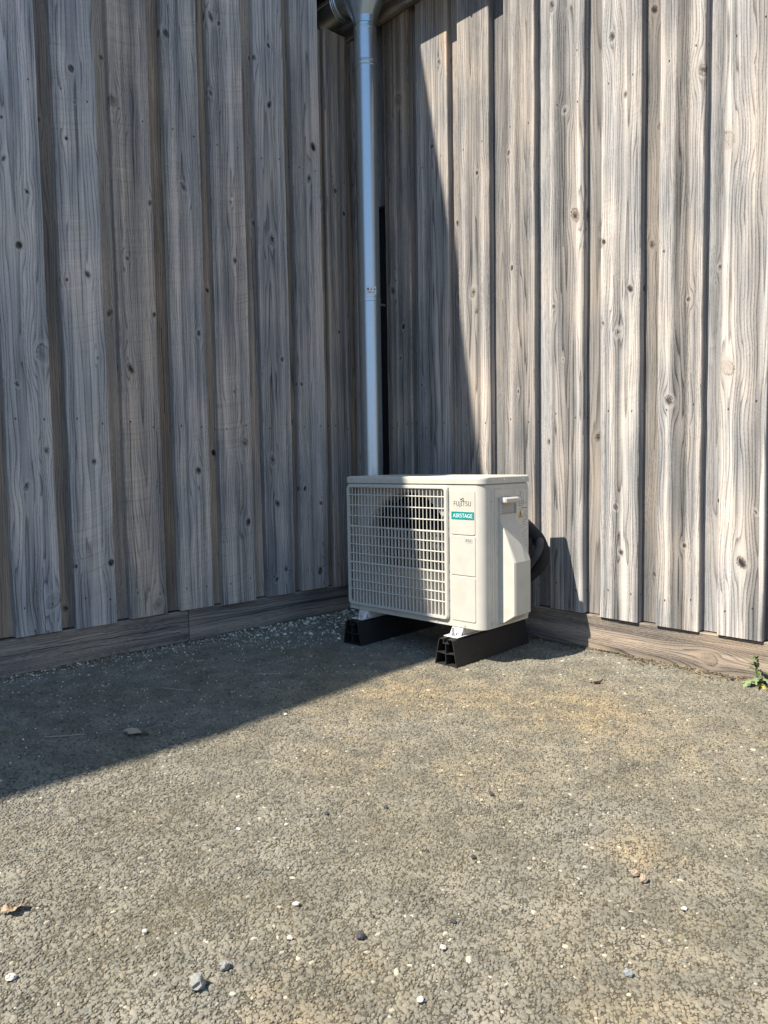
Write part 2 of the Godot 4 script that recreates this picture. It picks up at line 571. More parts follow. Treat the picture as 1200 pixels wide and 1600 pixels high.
func make_walls() -> void:
	n_fibre = noise_field(AW, 48, 0.28, 21, 3)
	n_band = noise_field(640, 9, 0.11, 22, 3)
	n_speck = noise_field(AW, AH, 0.33, 23, 2)
	n_warp = noise_field(420, 70, 0.06, 24, 3)
	n_stain = noise_field(300, 110, 0.05, 25, 4)
	# knots seen on the shaded wall (z, y, r) and on the sunlit wall (x, y, r)
	var kl := [1.556,1.44,0.015,1.524,1.62,0.010,1.590,1.84,0.008,1.590,1.71,0.008,1.360,2.07,0.016,1.352,1.96,0.008,1.385,1.83,0.008,1.214,2.01,0.022,1.467,1.88,0.011,1.240,2.16,0.011,0.998,2.32,0.015,0.948,1.77,0.019,1.089,1.68,0.011,1.182,1.46,0.010,1.333,1.38,0.010,1.405,1.35,0.007,1.090,1.27,0.010,1.248,1.26,0.015,0.804,2.45,0.015,0.771,2.44,0.012,0.815,2.16,0.012,0.538,2.44,0.010,0.609,2.37,0.013,0.540,2.20,0.012,0.544,1.65,0.018,0.616,1.71,0.015,0.729,1.53,0.011,0.314,2.09,0.016,0.339,1.95,0.015,0.273,1.88,0.013,0.191,1.93,0.013,0.144,1.84,0.009,0.742,1.76,0.006,1.570,0.64,0.014,1.502,0.76,0.010,1.504,0.24,0.027,1.341,0.72,0.010,1.416,0.35,0.010,1.294,0.35,0.013,0.926,0.68,0.016,1.116,0.17,0.021,1.103,0.63,0.005,1.270,0.16,0.010,1.449,0.20,0.012,0.837,0.75,0.013,0.704,0.46,0.016,0.709,0.79,0.019,0.570,0.72,0.017,0.550,0.53,0.017,0.564,0.20,0.014,0.515,0.24,0.014,0.447,0.89,0.014,0.400,0.59,0.011,0.327,0.21,0.015,0.315,0.52,0.009,1.499,1.09,0.025,1.187,1.06,0.018,1.582,0.98,0.010,1.311,1.09,0.007,0.905,1.22,0.011,0.842,1.40,0.008,0.750,1.00,0.008,0.510,1.15,0.011,0.404,1.05,0.009,0.185,1.30,0.009]
	var kr := [1.046,2.35,0.020,1.288,2.14,0.013,1.147,2.15,0.005,1.100,1.96,0.011,1.141,1.58,0.018,1.236,1.51,0.013,1.259,1.46,0.010,1.358,1.28,0.014,1.423,2.18,0.013,1.447,1.80,0.015,1.421,1.42,0.012,1.597,1.91,0.015,1.679,1.67,0.026,1.648,1.30,0.011,1.480,1.38,0.005,1.336,1.93,0.008,1.309,0.53,0.014,1.330,0.37,0.014,1.558,0.41,0.009,1.742,0.37,0.016,1.659,0.56,0.009,1.438,0.30,0.009,1.503,0.89,0.021,1.219,0.78,0.017,1.010,0.77,0.013,1.315,1.14,0.014,1.258,1.18,0.007,0.665,1.39,0.017,0.564,1.39,0.020,0.581,1.03,0.022,0.240,2.30,0.023,0.189,1.48,0.018,0.484,2.37,0.013,0.687,1.86,0.011,1.690,0.98,0.027,0.442,2.04,0.009,0.252,1.31,0.012,0.232,1.17,0.009,0.368,1.04,0.011,0.860,1.45,0.008,0.889,0.97,0.008,0.847,1.89,0.008,1.561,1.21,0.007,1.780,0.53,0.007,0.557,1.70,0.014,1.093,1.07,0.007,1.054,1.27,0.008]
	# front boards: [from, to, tone, brown, saw marks, heart x, heart depth]
	var left := [[0.000, 0.070, 0.98, 0.59, 0.0, 0.05, 0.03], [0.118, 0.240, 0.88, 0.64, 0.0, 0.02, 0.02, [], 2.45], [0.275, 0.425, 1.05, 0.29, 0.1, 0.01, 0.016], [0.467, 0.612, 1.01, 0.18, 0.0, -0.02, 0.018], [0.671, 0.829, 1.06, 0.39, 1.0, 0.02, 0.012], [0.873, 1.020, 1.04, 0.34, 0.7, 0.0, 0.014], [1.077, 1.226, 1.01, 0.59, 0.8, 0.005, 0.012], [1.277, 1.425, 1.04, 0.22, 0.9, 0.0, 0.02], [1.476, 1.627, 1.08, 0.14, 0.0, -0.02, 0.014]]
	var right := [[0.142, 0.304, 0.93, 0.60, 0.0, 0.02, 0.02, [], 2.25], [0.350, 0.528, 0.94, 0.28, 0.0, 0.03, 0.02, [], 2.62], [0.585, 0.748, 0.98, 0.33, 0.0, -0.01, 0.018, [[0.0, 0.038, 0.22]]], [0.820, 0.965, 0.97, 0.34, 0.0, 0.03, 0.02, [[0.012, 0.018, 0.18], [-0.05, 0.008, 0.12]]], [1.033, 1.177, 1.02, 0.22, 0.0, 0.0, 0.016, [[-0.008, 0.040, 0.28]]], [1.245, 1.395, 1.03, 0.20, 0.5, 0.02, 0.012, [[-0.006, 0.018, 0.17]]], [1.460, 1.607, 1.02, 0.24, 0.1, 0.0, 0.02, [[0.002, 0.027, 0.42]]], [1.668, 1.807, 1.08, 0.24, 0.0, 0.05, 0.022, [[0.036, 0.022, 0.24]]]]
	var c0 := PackedByteArray(); c0.resize(AW * AH * 3)
	var h0 := PackedByteArray(); h0.resize(AW * AH)
	var c1 := c0.duplicate()
	var h1 := h0.duplicate()
	var strips_l := []
	var strips_r := []
	var at := 0
	var sd := 100
	for w in [left, right]:
		var s := -1.0 if w == left else 1.0
		for b in w:
			var nails := []
			for yy in [0.22, 0.86, 1.98]:
				for q in [-0.28, 0.30]:
					nails.append([q * (b[1] - b[0]) + 0.004 * sin(sd * 1.7 + yy * 9.0), yy + 0.012 * sin(sd + q * 40.0)])
			var p := {"ring": 105.0 if b[0] > 1.66 else 135.0 + 18.0 * sin(sd * 2.1), "tone": b[2], "brown": b[3], "saw": b[4], "xc": b[5], "d": b[6], "knots": knots_on(kl if w == left else kr, b[0], b[1], s), "nails": nails, "con": 0.88 if w == left else 1.0, "streaks": b[7] if b.size() > 7 else [], "fresh": b[8] if b.size() > 8 else 0.0}
			wood_strip(c0, h0, at, 110, b[1] - b[0], p, sd)
			(strips_l if w == left else strips_r).append([at, 110, b[1] - b[0]])
			at += 112
			sd += 1
	# back boards between them, narrower in view
	var backs_l := []
	var backs_r := []
	at = 0
	for w in [left, right]:
		var s := -1.0 if w == left else 1.0
		for i in w.size():
			var a: float = w[i][1]
			var b: float = w[i + 1][0] if i + 1 < w.size() else a + 0.06
			var k := knots_on(kl if w == left else kr, a, b, s)
			wood_strip(c1, h1, at, 64, b - a + 0.05, {"tone": (0.95 if w == left else 0.86) + 0.10 * sin(i * 2.4), "brown": (0.95 if w == left else 0.22) + 0.25 * sin(i * 1.7), "knots": k, "cracks": 1, "con": 0.75}, sd)
			(backs_l if w == left else backs_r).append([at, 64, b - a + 0.05])
			at += 66
			sd += 1
	# planks laid along the foot of the walls and under the eaves
	var planks := []
	for q in [[{"tone": 0.86, "brown": 0.75, "ring": 260.0, "knots": [[0.02, 0.3, 0.014]], "cracks": 4}], [{"tone": 0.86, "brown": 0.62, "ring": 240.0, "knots": [[-0.02, 2.2, 0.012]], "cracks": 3}], [{"tone": 0.92, "brown": 0.95, "ring": 210.0, "xc": 0.05, "d": 0.02, "knots": [[0.005, 1.639, 0.027]], "cracks": 2}], [{"tone": 0.80, "brown": 1.0, "knots": [], "cracks": 2}], [{"tone": 0.94, "brown": 0.5, "saw": 0.3}]]:
		wood_strip(c1, h1, at, 100, 0.15, q[0], sd)
		planks.append([at, 100, 0.15])
		at += 102
		sd += 1
	M.wood = atlas_mat(c0, h0)
	M.wood_back = atlas_mat(c1, h1)
	var yb := 0.128

	# ---- shaded wall: its own x runs against world z, its face looks along world x
	var wl := thing("timber_wall", "tall weathered grey timber wall of vertical boards wholly in shade", "wall", Vector3.ZERO, PI / 2, "board walls meeting in the corner")
	var notch := 2.628
	var spans := []
	for i in left.size():
		spans.append([left[i][0], left[i][1], strips_l[i]])
	var z := 1.683
	var n := 0
	while z < 11.0:
		spans.append([z, z + 0.148, strips_l[(n * 4 + 3) % strips_l.size()]])
		z += 0.207
		n += 1
	for i in spans.size():
		var s: Array = spans[i]
		var top := minf(wall_top(s[1]), wall_top(s[0])) - 0.07
		if i < 2:
			put("board", board(-s[1], -s[0], yb - 0.004 * (i % 3), notch - 0.004 * i, 0.010, 0.03, s[2], 300 + i), M.wood, wl)
			put("board", board(-s[1], -s[0], 2.86, top, 0.010, 0.03, s[2], 500 + i), M.wood, wl)
		else:
			put("board", board(-s[1], -s[0], yb - 0.003 * sin(i * 2.0), top, 0.010, 0.03, s[2], 300 + i), M.wood, wl)
		if i + 1 < spans.size():
			var a: float = s[1] - 0.025
			var b: float = spans[i + 1][0] + 0.025
			var bs: Array = backs_l[i] if i < backs_l.size() else backs_l[i % 7]
			if i < 2:
				if i == 1:
					b -= 0.012
				put("back_board", board(-b, -a, yb + 0.002, notch - 0.006, -0.0215, 0.022, bs, 700 + i), M.wood_back, wl)
				put("back_board", board(-b, -a, 2.86, top, -0.0215, 0.022, bs, 800 + i), M.wood_back, wl)
			else:
				put("back_board", board(-b, -a, yb + 0.002, top, -0.0215, 0.022, bs, 700 + i), M.wood_back, wl)
	put("base_plank", board(-0.983, -0.0, -0.03, yb - 0.0015, 0.0, 0.045, planks[1], 901, 0.0008, true), M.wood_back, wl)
	put("base_plank", board(-4.1, -0.987, -0.03, yb - 0.003, 0.0012, 0.045, planks[0], 902, 0.0008, true), M.wood_back, wl)
	put("base_plank", board(-11.0, -4.104, -0.03, yb - 0.0015, 0.0, 0.045, planks[1], 903, 0.0008, true), M.wood_back, wl)
	# unseen strip added along the wall top to even its cast shadow edge
	var cap := [[-0.05, 4.42], [2.0, 4.42], [2.6, 4.29], [3.2, 4.43], [4.1, 4.68], [5.1, 5.12], [11.0, 5.12]]
	for i in cap.size() - 1:
		var cb := mb()
		var a := Vector2(-cap[i][0], cap[i][1])
		var b := Vector2(-cap[i + 1][0], cap[i + 1][1])
		var zf := 0.0135
		var zk := -0.082
		var p := [Vector3(a.x, a.y - 0.16, zf), Vector3(b.x, b.y - 0.16, zf), Vector3(b.x, b.y, zf), Vector3(a.x, a.y, zf), Vector3(a.x, a.y - 0.16, zk), Vector3(b.x, b.y - 0.16, zk), Vector3(b.x, b.y, zk), Vector3(a.x, a.y, zk)]
		for f in [[1, 0, 3, 2], [4, 5, 6, 7], [3, 7, 6, 2], [0, 1, 5, 4], [0, 4, 7, 3], [1, 2, 6, 5]]:
			quad(cb, p[f[0]], p[f[1]], p[f[2]], p[f[3]])
		put("shadow_capping", cb, M.twig, wl)
	var dark_backing := mb()  # black sheets added behind the boards to stop sun coming through
	rbox(dark_backing, Vector3(-11.0, -0.02, -0.075), Vector3(-0.26, 4.19, -0.049), 0.002)
	rbox(dark_backing, Vector3(-0.2599, -0.02, -0.075), Vector3(0.05, notch - 0.03, -0.049), 0.002)
	rbox(dark_backing, Vector3(-0.2599, 2.9, -0.075), Vector3(0.05, 4.19, -0.049), 0.002)
	rbox(dark_backing, Vector3(-11.0, 4.192, -0.075), Vector3(-4.2, 4.65, -0.049), 0.002)
	rbox(dark_backing, Vector3(-11.0, 4.652, -0.075), Vector3(-5.2, 5.1, -0.049), 0.002)
	rbox(dark_backing, Vector3(-0.9, 2.3, -0.6), Vector3(-0.2601, 4.19, -0.0755), 0.002)  # this and the next: unseen blocks added against sun leaking through the notch
	rbox(dark_backing, Vector3(-0.2599, 2.9, -0.6), Vector3(0.05, 4.19, -0.0755), 0.002)
	put("light_block_backing", dark_backing, M.dark_backing, wl)

	# ---- sunlit wall
	var wr := thing("timber_wall", "silver grey board wall in raking sun behind the white unit", "wall", Vector3.ZERO, 0.0, "board walls meeting in the corner")
	var ytop := 2.75
	spans = []
	for i in right.size():
		spans.append([right[i][0], right[i][1], strips_r[i]])
	var x := 1.876
	n = 0
	while x < 6.0:
		spans.append([x, x + 0.147, strips_r[(n * 3 + 4) % strips_r.size()]])
		x += 0.208
		n += 1
	for i in spans.size():
		var s: Array = spans[i]
		put("board", board(s[0], s[1], yb - 0.003 * sin(i * 2.6), ytop, 0.010, 0.03, s[2], 1300 + i), M.wood, wr)
		if i + 1 < spans.size():
			var bs: Array = backs_r[i] if i < backs_r.size() else backs_r[i % 7]
			put("back_board", board(s[1] - 0.025, spans[i + 1][0] + 0.025, yb + 0.002, ytop, -0.0215, 0.022, bs, 1700 + i), M.wood_back, wr)
	# the back board in the corner stops short and leaves a dark slot below
	put("back_board", board(0.004, 0.185, 1.89, ytop, -0.0215, 0.022, backs_r[6], 1690), M.wood_back, wr)
	put("base_plank", board(0.002, 4.6, -0.03, yb - 0.0015, 0.0, 0.045, planks[2], 1901, 0.0008, true), M.wood_back, wr)
	put("base_plank", board(4.604, 6.0, -0.03, yb - 0.0015, 0.0, 0.045, planks[1], 1902, 0.0008, true), M.wood_back, wr)
	var wp := mb()  # black sheet added behind this wall, darkens the corner slot, closes off sky
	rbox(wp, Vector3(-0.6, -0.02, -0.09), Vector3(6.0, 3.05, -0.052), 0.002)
	put("light_block_backing", wp, M.dark_backing, wr)
	put("eaves_plank", board(-0.5, 6.0, 2.693, 2.845, 0.036, 0.024, planks[3], 1950, 0.0006, true), M.wood_back, wr)
	put("eaves_plank", board(-0.5, 6.0, 2.660, 2.690, 0.046, 0.034, planks[4], 1951, 0.0006, true), M.wood_back, wr)
	var rf := mb()
	var ra := Vector3(-3.0, 2.875, 0.075)
	rbox(rf, Vector3(0, 0, -4.0), Vector3(9.0, 0.03, 0.0), 0.004)
	var roof := put("roof", rf, M.roof, wr)
	roof.position = ra
	roof.rotation.x = 0.2

func make_ground() -> void:
	# dusty binder between the chips: grains of two sizes and coarse patches
	var gm := plain(Color(0.165, 0.149, 0.110).linear_to_srgb(), 0.95, 0.0, 0.25)
	gm.albedo_texture = noise_tex(0.16, [Color(0.52, 0.52, 0.53), Color(0.80, 0.80, 0.80), Color(0.95, 0.94, 0.93), Color(1, 1, 1)], 31, 1024)
	gm.heightmap_enabled = true
	gm.heightmap_texture = noise_tex(0.20, [Color.BLACK, Color.WHITE], 33, 1024, false, 0, 3)
	gm.heightmap_scale = 0.30
	gm.detail_enabled = true
	gm.detail_blend_mode = BaseMaterial3D.BLEND_MODE_MUL
	gm.detail_uv_layer = BaseMaterial3D.DETAIL_UV_1
	gm.detail_albedo = noise_tex(0.004, [Color(0.82, 0.82, 0.84), Color(1, 1, 1), Color(1.0, 0.95, 0.86)], 35, 512)
	var st := mb()
	var gy := -0.0021
	quad_uv(st, Vector3(-40, gy, 60), Vector3(60, gy, 60), Vector3(60, gy, -40), Vector3(-40, gy, -40), Vector2(-40, 60), Vector2(60, 60), Vector2(60, -40), Vector2(-40, -40))
	gm.uv1_scale = Vector3(2.2, 2.2, 1.0)
	var g := put("ground", st, gm)
	g.set_meta("kind", "structure")
	# stone chips of the worn asphalt, pressed flat, too many to count
	var n1 := FastNoiseLite.new(); n1.seed = 3; n1.frequency = 2.2; n1.fractal_octaves = 4
	var n2 := FastNoiseLite.new(); n2.seed = 4; n2.frequency = 9.0; n2.fractal_octaves = 3
	# dusty tan stains that lie on the asphalt: x, z, radius, strength
	var stains := [[1.08, 0.83, 0.22, 0.9], [1.30, 0.70, 0.20, 0.7], [1.54, 0.62, 0.24, 0.9], [1.64, 1.10, 0.16, 0.4], [1.32, 1.28, 0.16, 0.4], [1.76, 0.68, 0.25, 0.45], [2.04, 1.18, 0.08, 0.7], [1.92, 1.83, 0.09, 0.6], [1.60, 1.16, 0.05, 0.7], [1.02, 1.0, 0.25, 0.5], [2.2, 1.55, 0.15, 0.4]]
	var cm := plain(Color.WHITE, 0.9, 0.0, 0.3)
	cm.vertex_color_use_as_albedo = true
	var bufs := []
	for v in 8:
		bufs.append(PackedFloat32Array())
	var r := RandomNumberGenerator.new()
	r.seed = 55
	var s := 0.0056
	var row := 0
	var z := 0.006
	while z < 3.3:
		var x := 0.006 + (s * 0.5 if row % 2 else 0.0)
		while x < 3.3:
			var px := x + r.randf_range(-0.3, 0.3) * s
			var pz := z + r.randf_range(-0.3, 0.3) * s
			x += s
			if (px - 2.65) + (pz - 2.39) > -0.55 or px < 0.004 or pz < 0.004:
				continue
			if r.randf() < 0.04:
				continue
			var a := n1.get_noise_2d(px, pz)
			var b := n2.get_noise_2d(px, pz)
			var k := 0.0
			for q in stains:
				var d2: float = (Vector2(px, pz) - Vector2(q[0], q[1])).length_squared() / (q[2] * q[2])
				if d2 < 3.0:
					k = maxf(k, q[3] * exp(-d2) * clampf(0.85 + 0.7 * b + 0.6 * a, 0.0, 1.2))
			var col := Vector3(0.160, 0.146, 0.110).lerp(Vector3(0.188, 0.175, 0.142), clampf(0.5 + a, 0.0, 1.0))
			col = col.lerp(Vector3(0.222, 0.178, 0.112), clampf(k + 0.15 * b, 0.0, 0.9))
			var bright := r.randf_range(0.85, 1.15) + 0.30 * b
			var t := r.randf()
			if t < 0.012:
				bright *= 2.0
			elif t < 0.04:
				bright *= 0.45
			elif t < 0.10:
				col = Vector3(col.x * 0.93, col.y * 0.99, col.z * 1.05)
			elif t < 0.15:
				col = Vector3(col.x * 1.07, col.y, col.z * 0.9)
			col *= bright
			var rad := 0.0016 + 0.0032 * pow(r.randf(), 1.5)
			if r.randf() < 0.08:
				rad *= 1.5
			var bs := Basis(Vector3(r.randf_range(-1, 1), 0, r.randf_range(-1, 1)).normalized(), r.randf_range(0.0, 0.22)) * Basis(Vector3.UP, r.randf_range(0.0, TAU)) * Basis.from_scale(Vector3(rad * r.randf_range(0.85, 1.55), rad * r.randf_range(0.6, 1.15), rad * r.randf_range(0.65, 1.1)))
			var y := r.randf_range(-0.0020, -0.0004) + 0.0005 * a
			bufs[r.randi() % 8].append_array([bs.x.x, bs.y.x, bs.z.x, px, bs.x.y, bs.y.y, bs.z.y, y, bs.x.z, bs.y.z, bs.z.z, pz, col.x, col.y, col.z, 1.0])
		z += s * 0.866
		row += 1
	for v in 8:
		var cs := mb()
		var cnt := 7 + v % 3
		var ring := [[], [], []]
		for i in cnt:
			var a := TAU * (i + r.randf_range(-0.28, 0.28)) / cnt
			var q := r.randf_range(0.74, 1.12)
			for k in 3:
				var f: float = [0.50, 0.88, 1.06][k] * q
				ring[k].append(Vector3(cos(a) * f, [0.30, 0.06, -0.45][k] + r.randf_range(-0.08, 0.08), sin(a) * f))
		var mid := Vector3(r.randf_range(-0.12, 0.12), r.randf_range(0.26, 0.40), r.randf_range(-0.12, 0.12))
		for i in cnt:
			var j := (i + 1) % cnt
			tri(cs, mid, ring[0][j], ring[0][i])
			for k in 2:
				quad(cs, ring[k][i], ring[k][j], ring[k + 1][j], ring[k + 1][i])
		var mm := MultiMesh.new()
		mm.transform_format = MultiMesh.TRANSFORM_3D
		mm.use_colors = true
		mm.mesh = cs.commit()
		mm.instance_count = bufs[v].size() / 16
		mm.buffer = bufs[v]
		var mi := MultiMeshInstance3D.new()
		mi.name = "asphalt_chips"
		mi.multimesh = mm
		mi.material_override = cm
		mi.set_meta("kind", "stuff")
		g.add_child(mi, true)

func make_gutter() -> void:
	var gt := thing("gutter", "dull zinc half round gutter under the eaves in the corner", "gutter", Vector3(0, 2.757, 0.13))
	var r := 0.065
	var st := mb()
	var prof := []
	for i in 15:
		var a := PI + PI * i / 14.0
		prof.append(Vector2(cos(a) * r, sin(a) * r))
	# inside and outside skins, lips joined
	var xs := [-0.34, 6.0]
	for i in 14:
		var p: Vector2 = prof[i]
		var q: Vector2 = prof[i + 1]
		var ip := p * 0.965
		var iq := q * 0.965
		var f := func(x: float, v: Vector2) -> Vector3: return Vector3(x, v.y, v.x)
		var np := Vector3(0, p.y, p.x).normalized()
		var nq := Vector3(0, q.y, q.x).normalized()
		quad_n(st, f.call(xs[0], q), f.call(xs[0], p), f.call(xs[1], p), f.call(xs[1], q), nq, np, np, nq)
		quad_n(st, f.call(xs[0], ip), f.call(xs[0], iq), f.call(xs[1], iq), f.call(xs[1], ip), -np, -nq, -nq, -np)
		quad(st, f.call(xs[0], q), f.call(xs[0], p), f.call(xs[0], ip), f.call(xs[0], iq))
		quad(st, f.call(xs[1], p), f.call(xs[1], q), f.call(xs[1], iq), f.call(xs[1], ip))
	put("trough", st, M.zinc_old, gt)
	var rim := mb()
	tube(rim, [Vector3(-0.34, 0.004, 0.066), Vector3(6.0, 0.004, 0.066)], 0.0085, 12)
	put("rolled_rim", rim, M.zinc_old, gt)
	var cap := mb()
	var ring := PackedVector2Array()
	for p in prof:
		ring.append(p)
	var cc := Vector3(-0.3435, -0.02, 0)
	for i in 14:
		tri(cap, cc, Vector3(-0.3435, prof[i].y, prof[i].x), Vector3(-0.3435, prof[i + 1].y, prof[i + 1].x))
	put("end_cap", cap, M.zinc_old, gt)
	# union strip where the gutter meets the outlet
	for xx in [0.018, 0.318]:
		var b := mb()
		for k in 3:
			var pts := []
			for i in 15:
				pts.append(Vector3(xx + (k - 1) * 0.011, prof[i].y * 1.035, prof[i].x * 1.035))
			tube(b, pts, 0.0034 if k == 1 else 0.0045, 8)
		put("union_band", b, M.zinc, gt)
	for xx in [-0.12, 0.62, 1.4, 2.2]:
		var b := mb()
		var pts := []
		for i in 15:
			pts.append(Vector3(xx, prof[i].y * 1.05, prof[i].x * 1.05))
		tube(b, pts, 0.003, 6)
		rbox(b, Vector3(xx - 0.012, -0.03, -0.093), Vector3(xx + 0.012, 0.04, -0.066), 0.002)
		put("bracket", b, M.zinc_old, gt)

func make_downpipe() -> void:
	var dp := thing("downpipe", "galvanised round downpipe with funnel outlet standing in the timber corner", "downpipe", Vector3(0.163, 0, 0.13))
	var st := mb()
	lathe(st, [Vector2(0.0475, 0.004), Vector2(0.0475, 2.43)], Vector3.ZERO, 40)
	put("pipe", st, M.zinc, dp)
	var up := mb()
	lathe(up, [Vector2(0.048, 2.424), Vector2(0.0495, 2.428), Vector2(0.0495, 2.575), Vector2(0.051, 2.580), Vector2(0.051, 2.584), Vector2(0.0495, 2.588), Vector2(0.0495, 2.612)], Vector3.ZERO, 40)
	for yy in [2.441, 2.447]:
		lathe(up, [Vector2(0.0495, yy - 0.002), Vector2(0.0507, yy), Vector2(0.0495, yy + 0.002)], Vector3.ZERO, 40)
	put("collar", up, M.zinc, dp)
	# outlet: round below, long and narrow above, where it wraps the gutter
	var fn := mb()
	var sides := 40
	var lv := [[2.600, 0.0512, 0.0512], [2.612, 0.0517, 0.0517], [2.628, 0.0555, 0.0527], [2.66, 0.078, 0.0560], [2.70, 0.110, 0.0640], [2.735, 0.136, 0.0720], [2.765, 0.150, 0.0745]]
	for i in lv.size() - 1:
		for k in sides:
			var a := TAU * k / sides
			var b := TAU * (k + 1) / sides
			var f := func(l: Array, t: float) -> Vector3: return Vector3(cos(t) * l[1], l[0], sin(t) * l[2])
			var nr := func(t: float) -> Vector3: return Vector3(cos(t), -0.45 if i > 1 else 0.0, sin(t) * 1.3).normalized()
			quad_n(fn, f.call(lv[i], a), f.call(lv[i + 1], a), f.call(lv[i + 1], b), f.call(lv[i], b), nr.call(a), nr.call(a), nr.call(b), nr.call(b))
	put("outlet_funnel", fn, M.zinc, dp)
	# white sticker wrapped on the side that looks into the yard
	var im := Image.create(64, 32, false, Image.FORMAT_RGB8)
	im.fill(Color(0.86, 0.87, 0.87))
	for d in [[6, 8, 8, 7], [28, 9, 5, 5], [36, 13, 4, 3], [46, 6, 10, 9], [8, 22, 14, 3], [30, 22, 22, 3]]:
		im.fill_rect(Rect2i(d[0], d[1], d[2], d[3]), Color(0.32, 0.36, 0.40))
	var lm := plain(Color.WHITE, 0.5)
	lm.albedo_texture = ImageTexture.create_from_image(im)
	var sk := mb()
	for k in 8:
		var a := deg_to_rad(6.0 + 56.0 * k / 8.0)
		var b := deg_to_rad(6.0 + 56.0 * (k + 1) / 8.0)
		var f := func(t: float, y: float) -> Vector3: return Vector3(cos(t) * 0.0481, y, sin(t) * 0.0481)
		quad_uv(sk, f.call(b, 1.442), f.call(a, 1.442), f.call(a, 1.476), f.call(b, 1.476), Vector2((k + 1) / 8.0, 1), Vector2(k / 8.0, 1), Vector2(k / 8.0, 0), Vector2((k + 1) / 8.0, 0))
	put("sticker", sk, lm, dp)
	for yy in [1.441, 0.35]:
		var bk := mb()
		lathe(bk, [Vector2(0.0477, yy - 0.009), Vector2(0.0488, yy - 0.008), Vector2(0.0488, yy + 0.008), Vector2(0.0477, yy + 0.009)], Vector3(0, -0.018, 0), 32)
		rbox(bk, Vector3(-0.034, yy - 0.023, -0.121), Vector3(-0.026, yy - 0.013, -0.034), 0.002)
		put("bracket", bk, M.zinc, dp)

# walls of the heat pump's shell between two heights; open_front leaves the grille's opening
func shell(st: SurfaceTool, y0: float, y1: float, grow: float, open_front: bool) -> void:
	var x0 := -0.663 - grow
	var x1 := 0.0 + grow
	var z0 := -0.283 - grow
	var z1 := 0.0 + grow
	var pts := []
	var corner := func(cx: float, cz: float, r: float, a0: float) -> void:
		for i in 9:
			var a := a0 - PI / 2 * i / 8.0
			pts.append([Vector2(cx + cos(a) * r, cz + sin(a) * r), Vector2(cos(a), sin(a))])
	# from the right end of the opening along the front, round the right side, back and left side
	pts.append([Vector2(-0.146, z1), Vector2(0, 1)])
	corner.call(x1 - 0.034, z1 - 0.034, 0.034, PI / 2)
	corner.call(x1 - 0.012, z0 + 0.012, 0.012, 0.0)
	corner.call(x0 + 0.012, z0 + 0.012, 0.012, -PI / 2)
	corner.call(x0 + 0.020, z1 - 0.020, 0.020, -PI)
	pts.append([Vector2(-0.642, z1), Vector2(0, 1)])
	if not open_front:
		pts.append(pts[0])
	for i in pts.size() - 1:
		var p: Vector2 = pts[i][0]
		var q: Vector2 = pts[i + 1][0]
		if p.distance_to(q) < 0.0001:
			continue
		var np := Vector3(pts[i][1].x, 0, pts[i][1].y)
		var nq := Vector3(pts[i + 1][1].x, 0, pts[i + 1][1].y)
		quad_n(st, Vector3(p.x, y0, p.y), Vector3(q.x, y0, q.y), Vector3(q.x, y1, q.y), Vector3(p.x, y1, p.y), np, nq, nq, np)

func shell_outline(grow: float) -> PackedVector2Array:
	# seen from above, x and -z
	var o := PackedVector2Array()
	for c in [[grow - 0.034, 0.034 - grow, 0.034, -PI / 2], [grow - 0.012, 0.283 + grow - 0.012, 0.012, 0.0], [-0.663 - grow + 0.012, 0.283 + grow - 0.012, 0.012, PI / 2], [-0.663 - grow + 0.020, 0.020 - grow, 0.020, PI]]:
		for i in 7:
			var a: float = c[3] + PI / 2 * i / 6.0
			o.append(Vector2(c[0] + cos(a) * c[2], c[1] + sin(a) * c[2]))
	return o

func lay(st: SurfaceTool, levels: Array) -> void:
	# stack of shell outlines [grow, y, inset] joined by quads, closed on top
	var prev := PackedVector2Array()
	for li in levels.size():
		var o := shell_outline(levels[li][0])
		if li > 0:
			for i in o.size():
				var j := (i + 1) % o.size()
				quad(st, Vector3(prev[i].x, levels[li - 1][1], -prev[i].y), Vector3(prev[j].x, levels[li - 1][1], -prev[j].y), Vector3(o[j].x, levels[li][1], -o[j].y), Vector3(o[i].x, levels[li][1], -o[i].y))
		prev = o
	var y: float = levels[-1][1]
	var ix := Geometry2D.triangulate_polygon(prev)
	for t in range(0, ix.size(), 3):
		var a := Vector3(prev[ix[t]].x, y, -prev[ix[t]].y)
		var b := Vector3(prev[ix[t + 1]].x, y, -prev[ix[t + 1]].y)
		var c := Vector3(prev[ix[t + 2]].x, y, -prev[ix[t + 2]].y)
		if (b - a).cross(c - a).y < 0.0:
			tri(st, a, c, b)
		else:
			tri(st, a, b, c)

func letters(text: String, cap: float, width: float, at: Vector3, m: Material, called: String, parent: Node, bold := false) -> MeshInstance3D:
	var f := SystemFont.new()
	f.font_names = PackedStringArray(["Droid Sans"])
	if bold:
		f.font_weight = 700
	var t := TextMesh.new()
	t.text = text
	t.font = f
	t.font_size = 64
	t.pixel_size = 0.001
	t.depth = 0.012
	t.curve_step = 2.0
	var o := put(called, t, m, parent)
	var bb := t.get_aabb()
	var sx := width / bb.size.x
	var sy := cap / bb.size.y
	o.scale = Vector3(sx, sy, 0.03)
	o.position = at - Vector3((bb.position.x + bb.size.x / 2) * sx, (bb.position.y + bb.size.y / 2) * sy, 0.0)
	return o

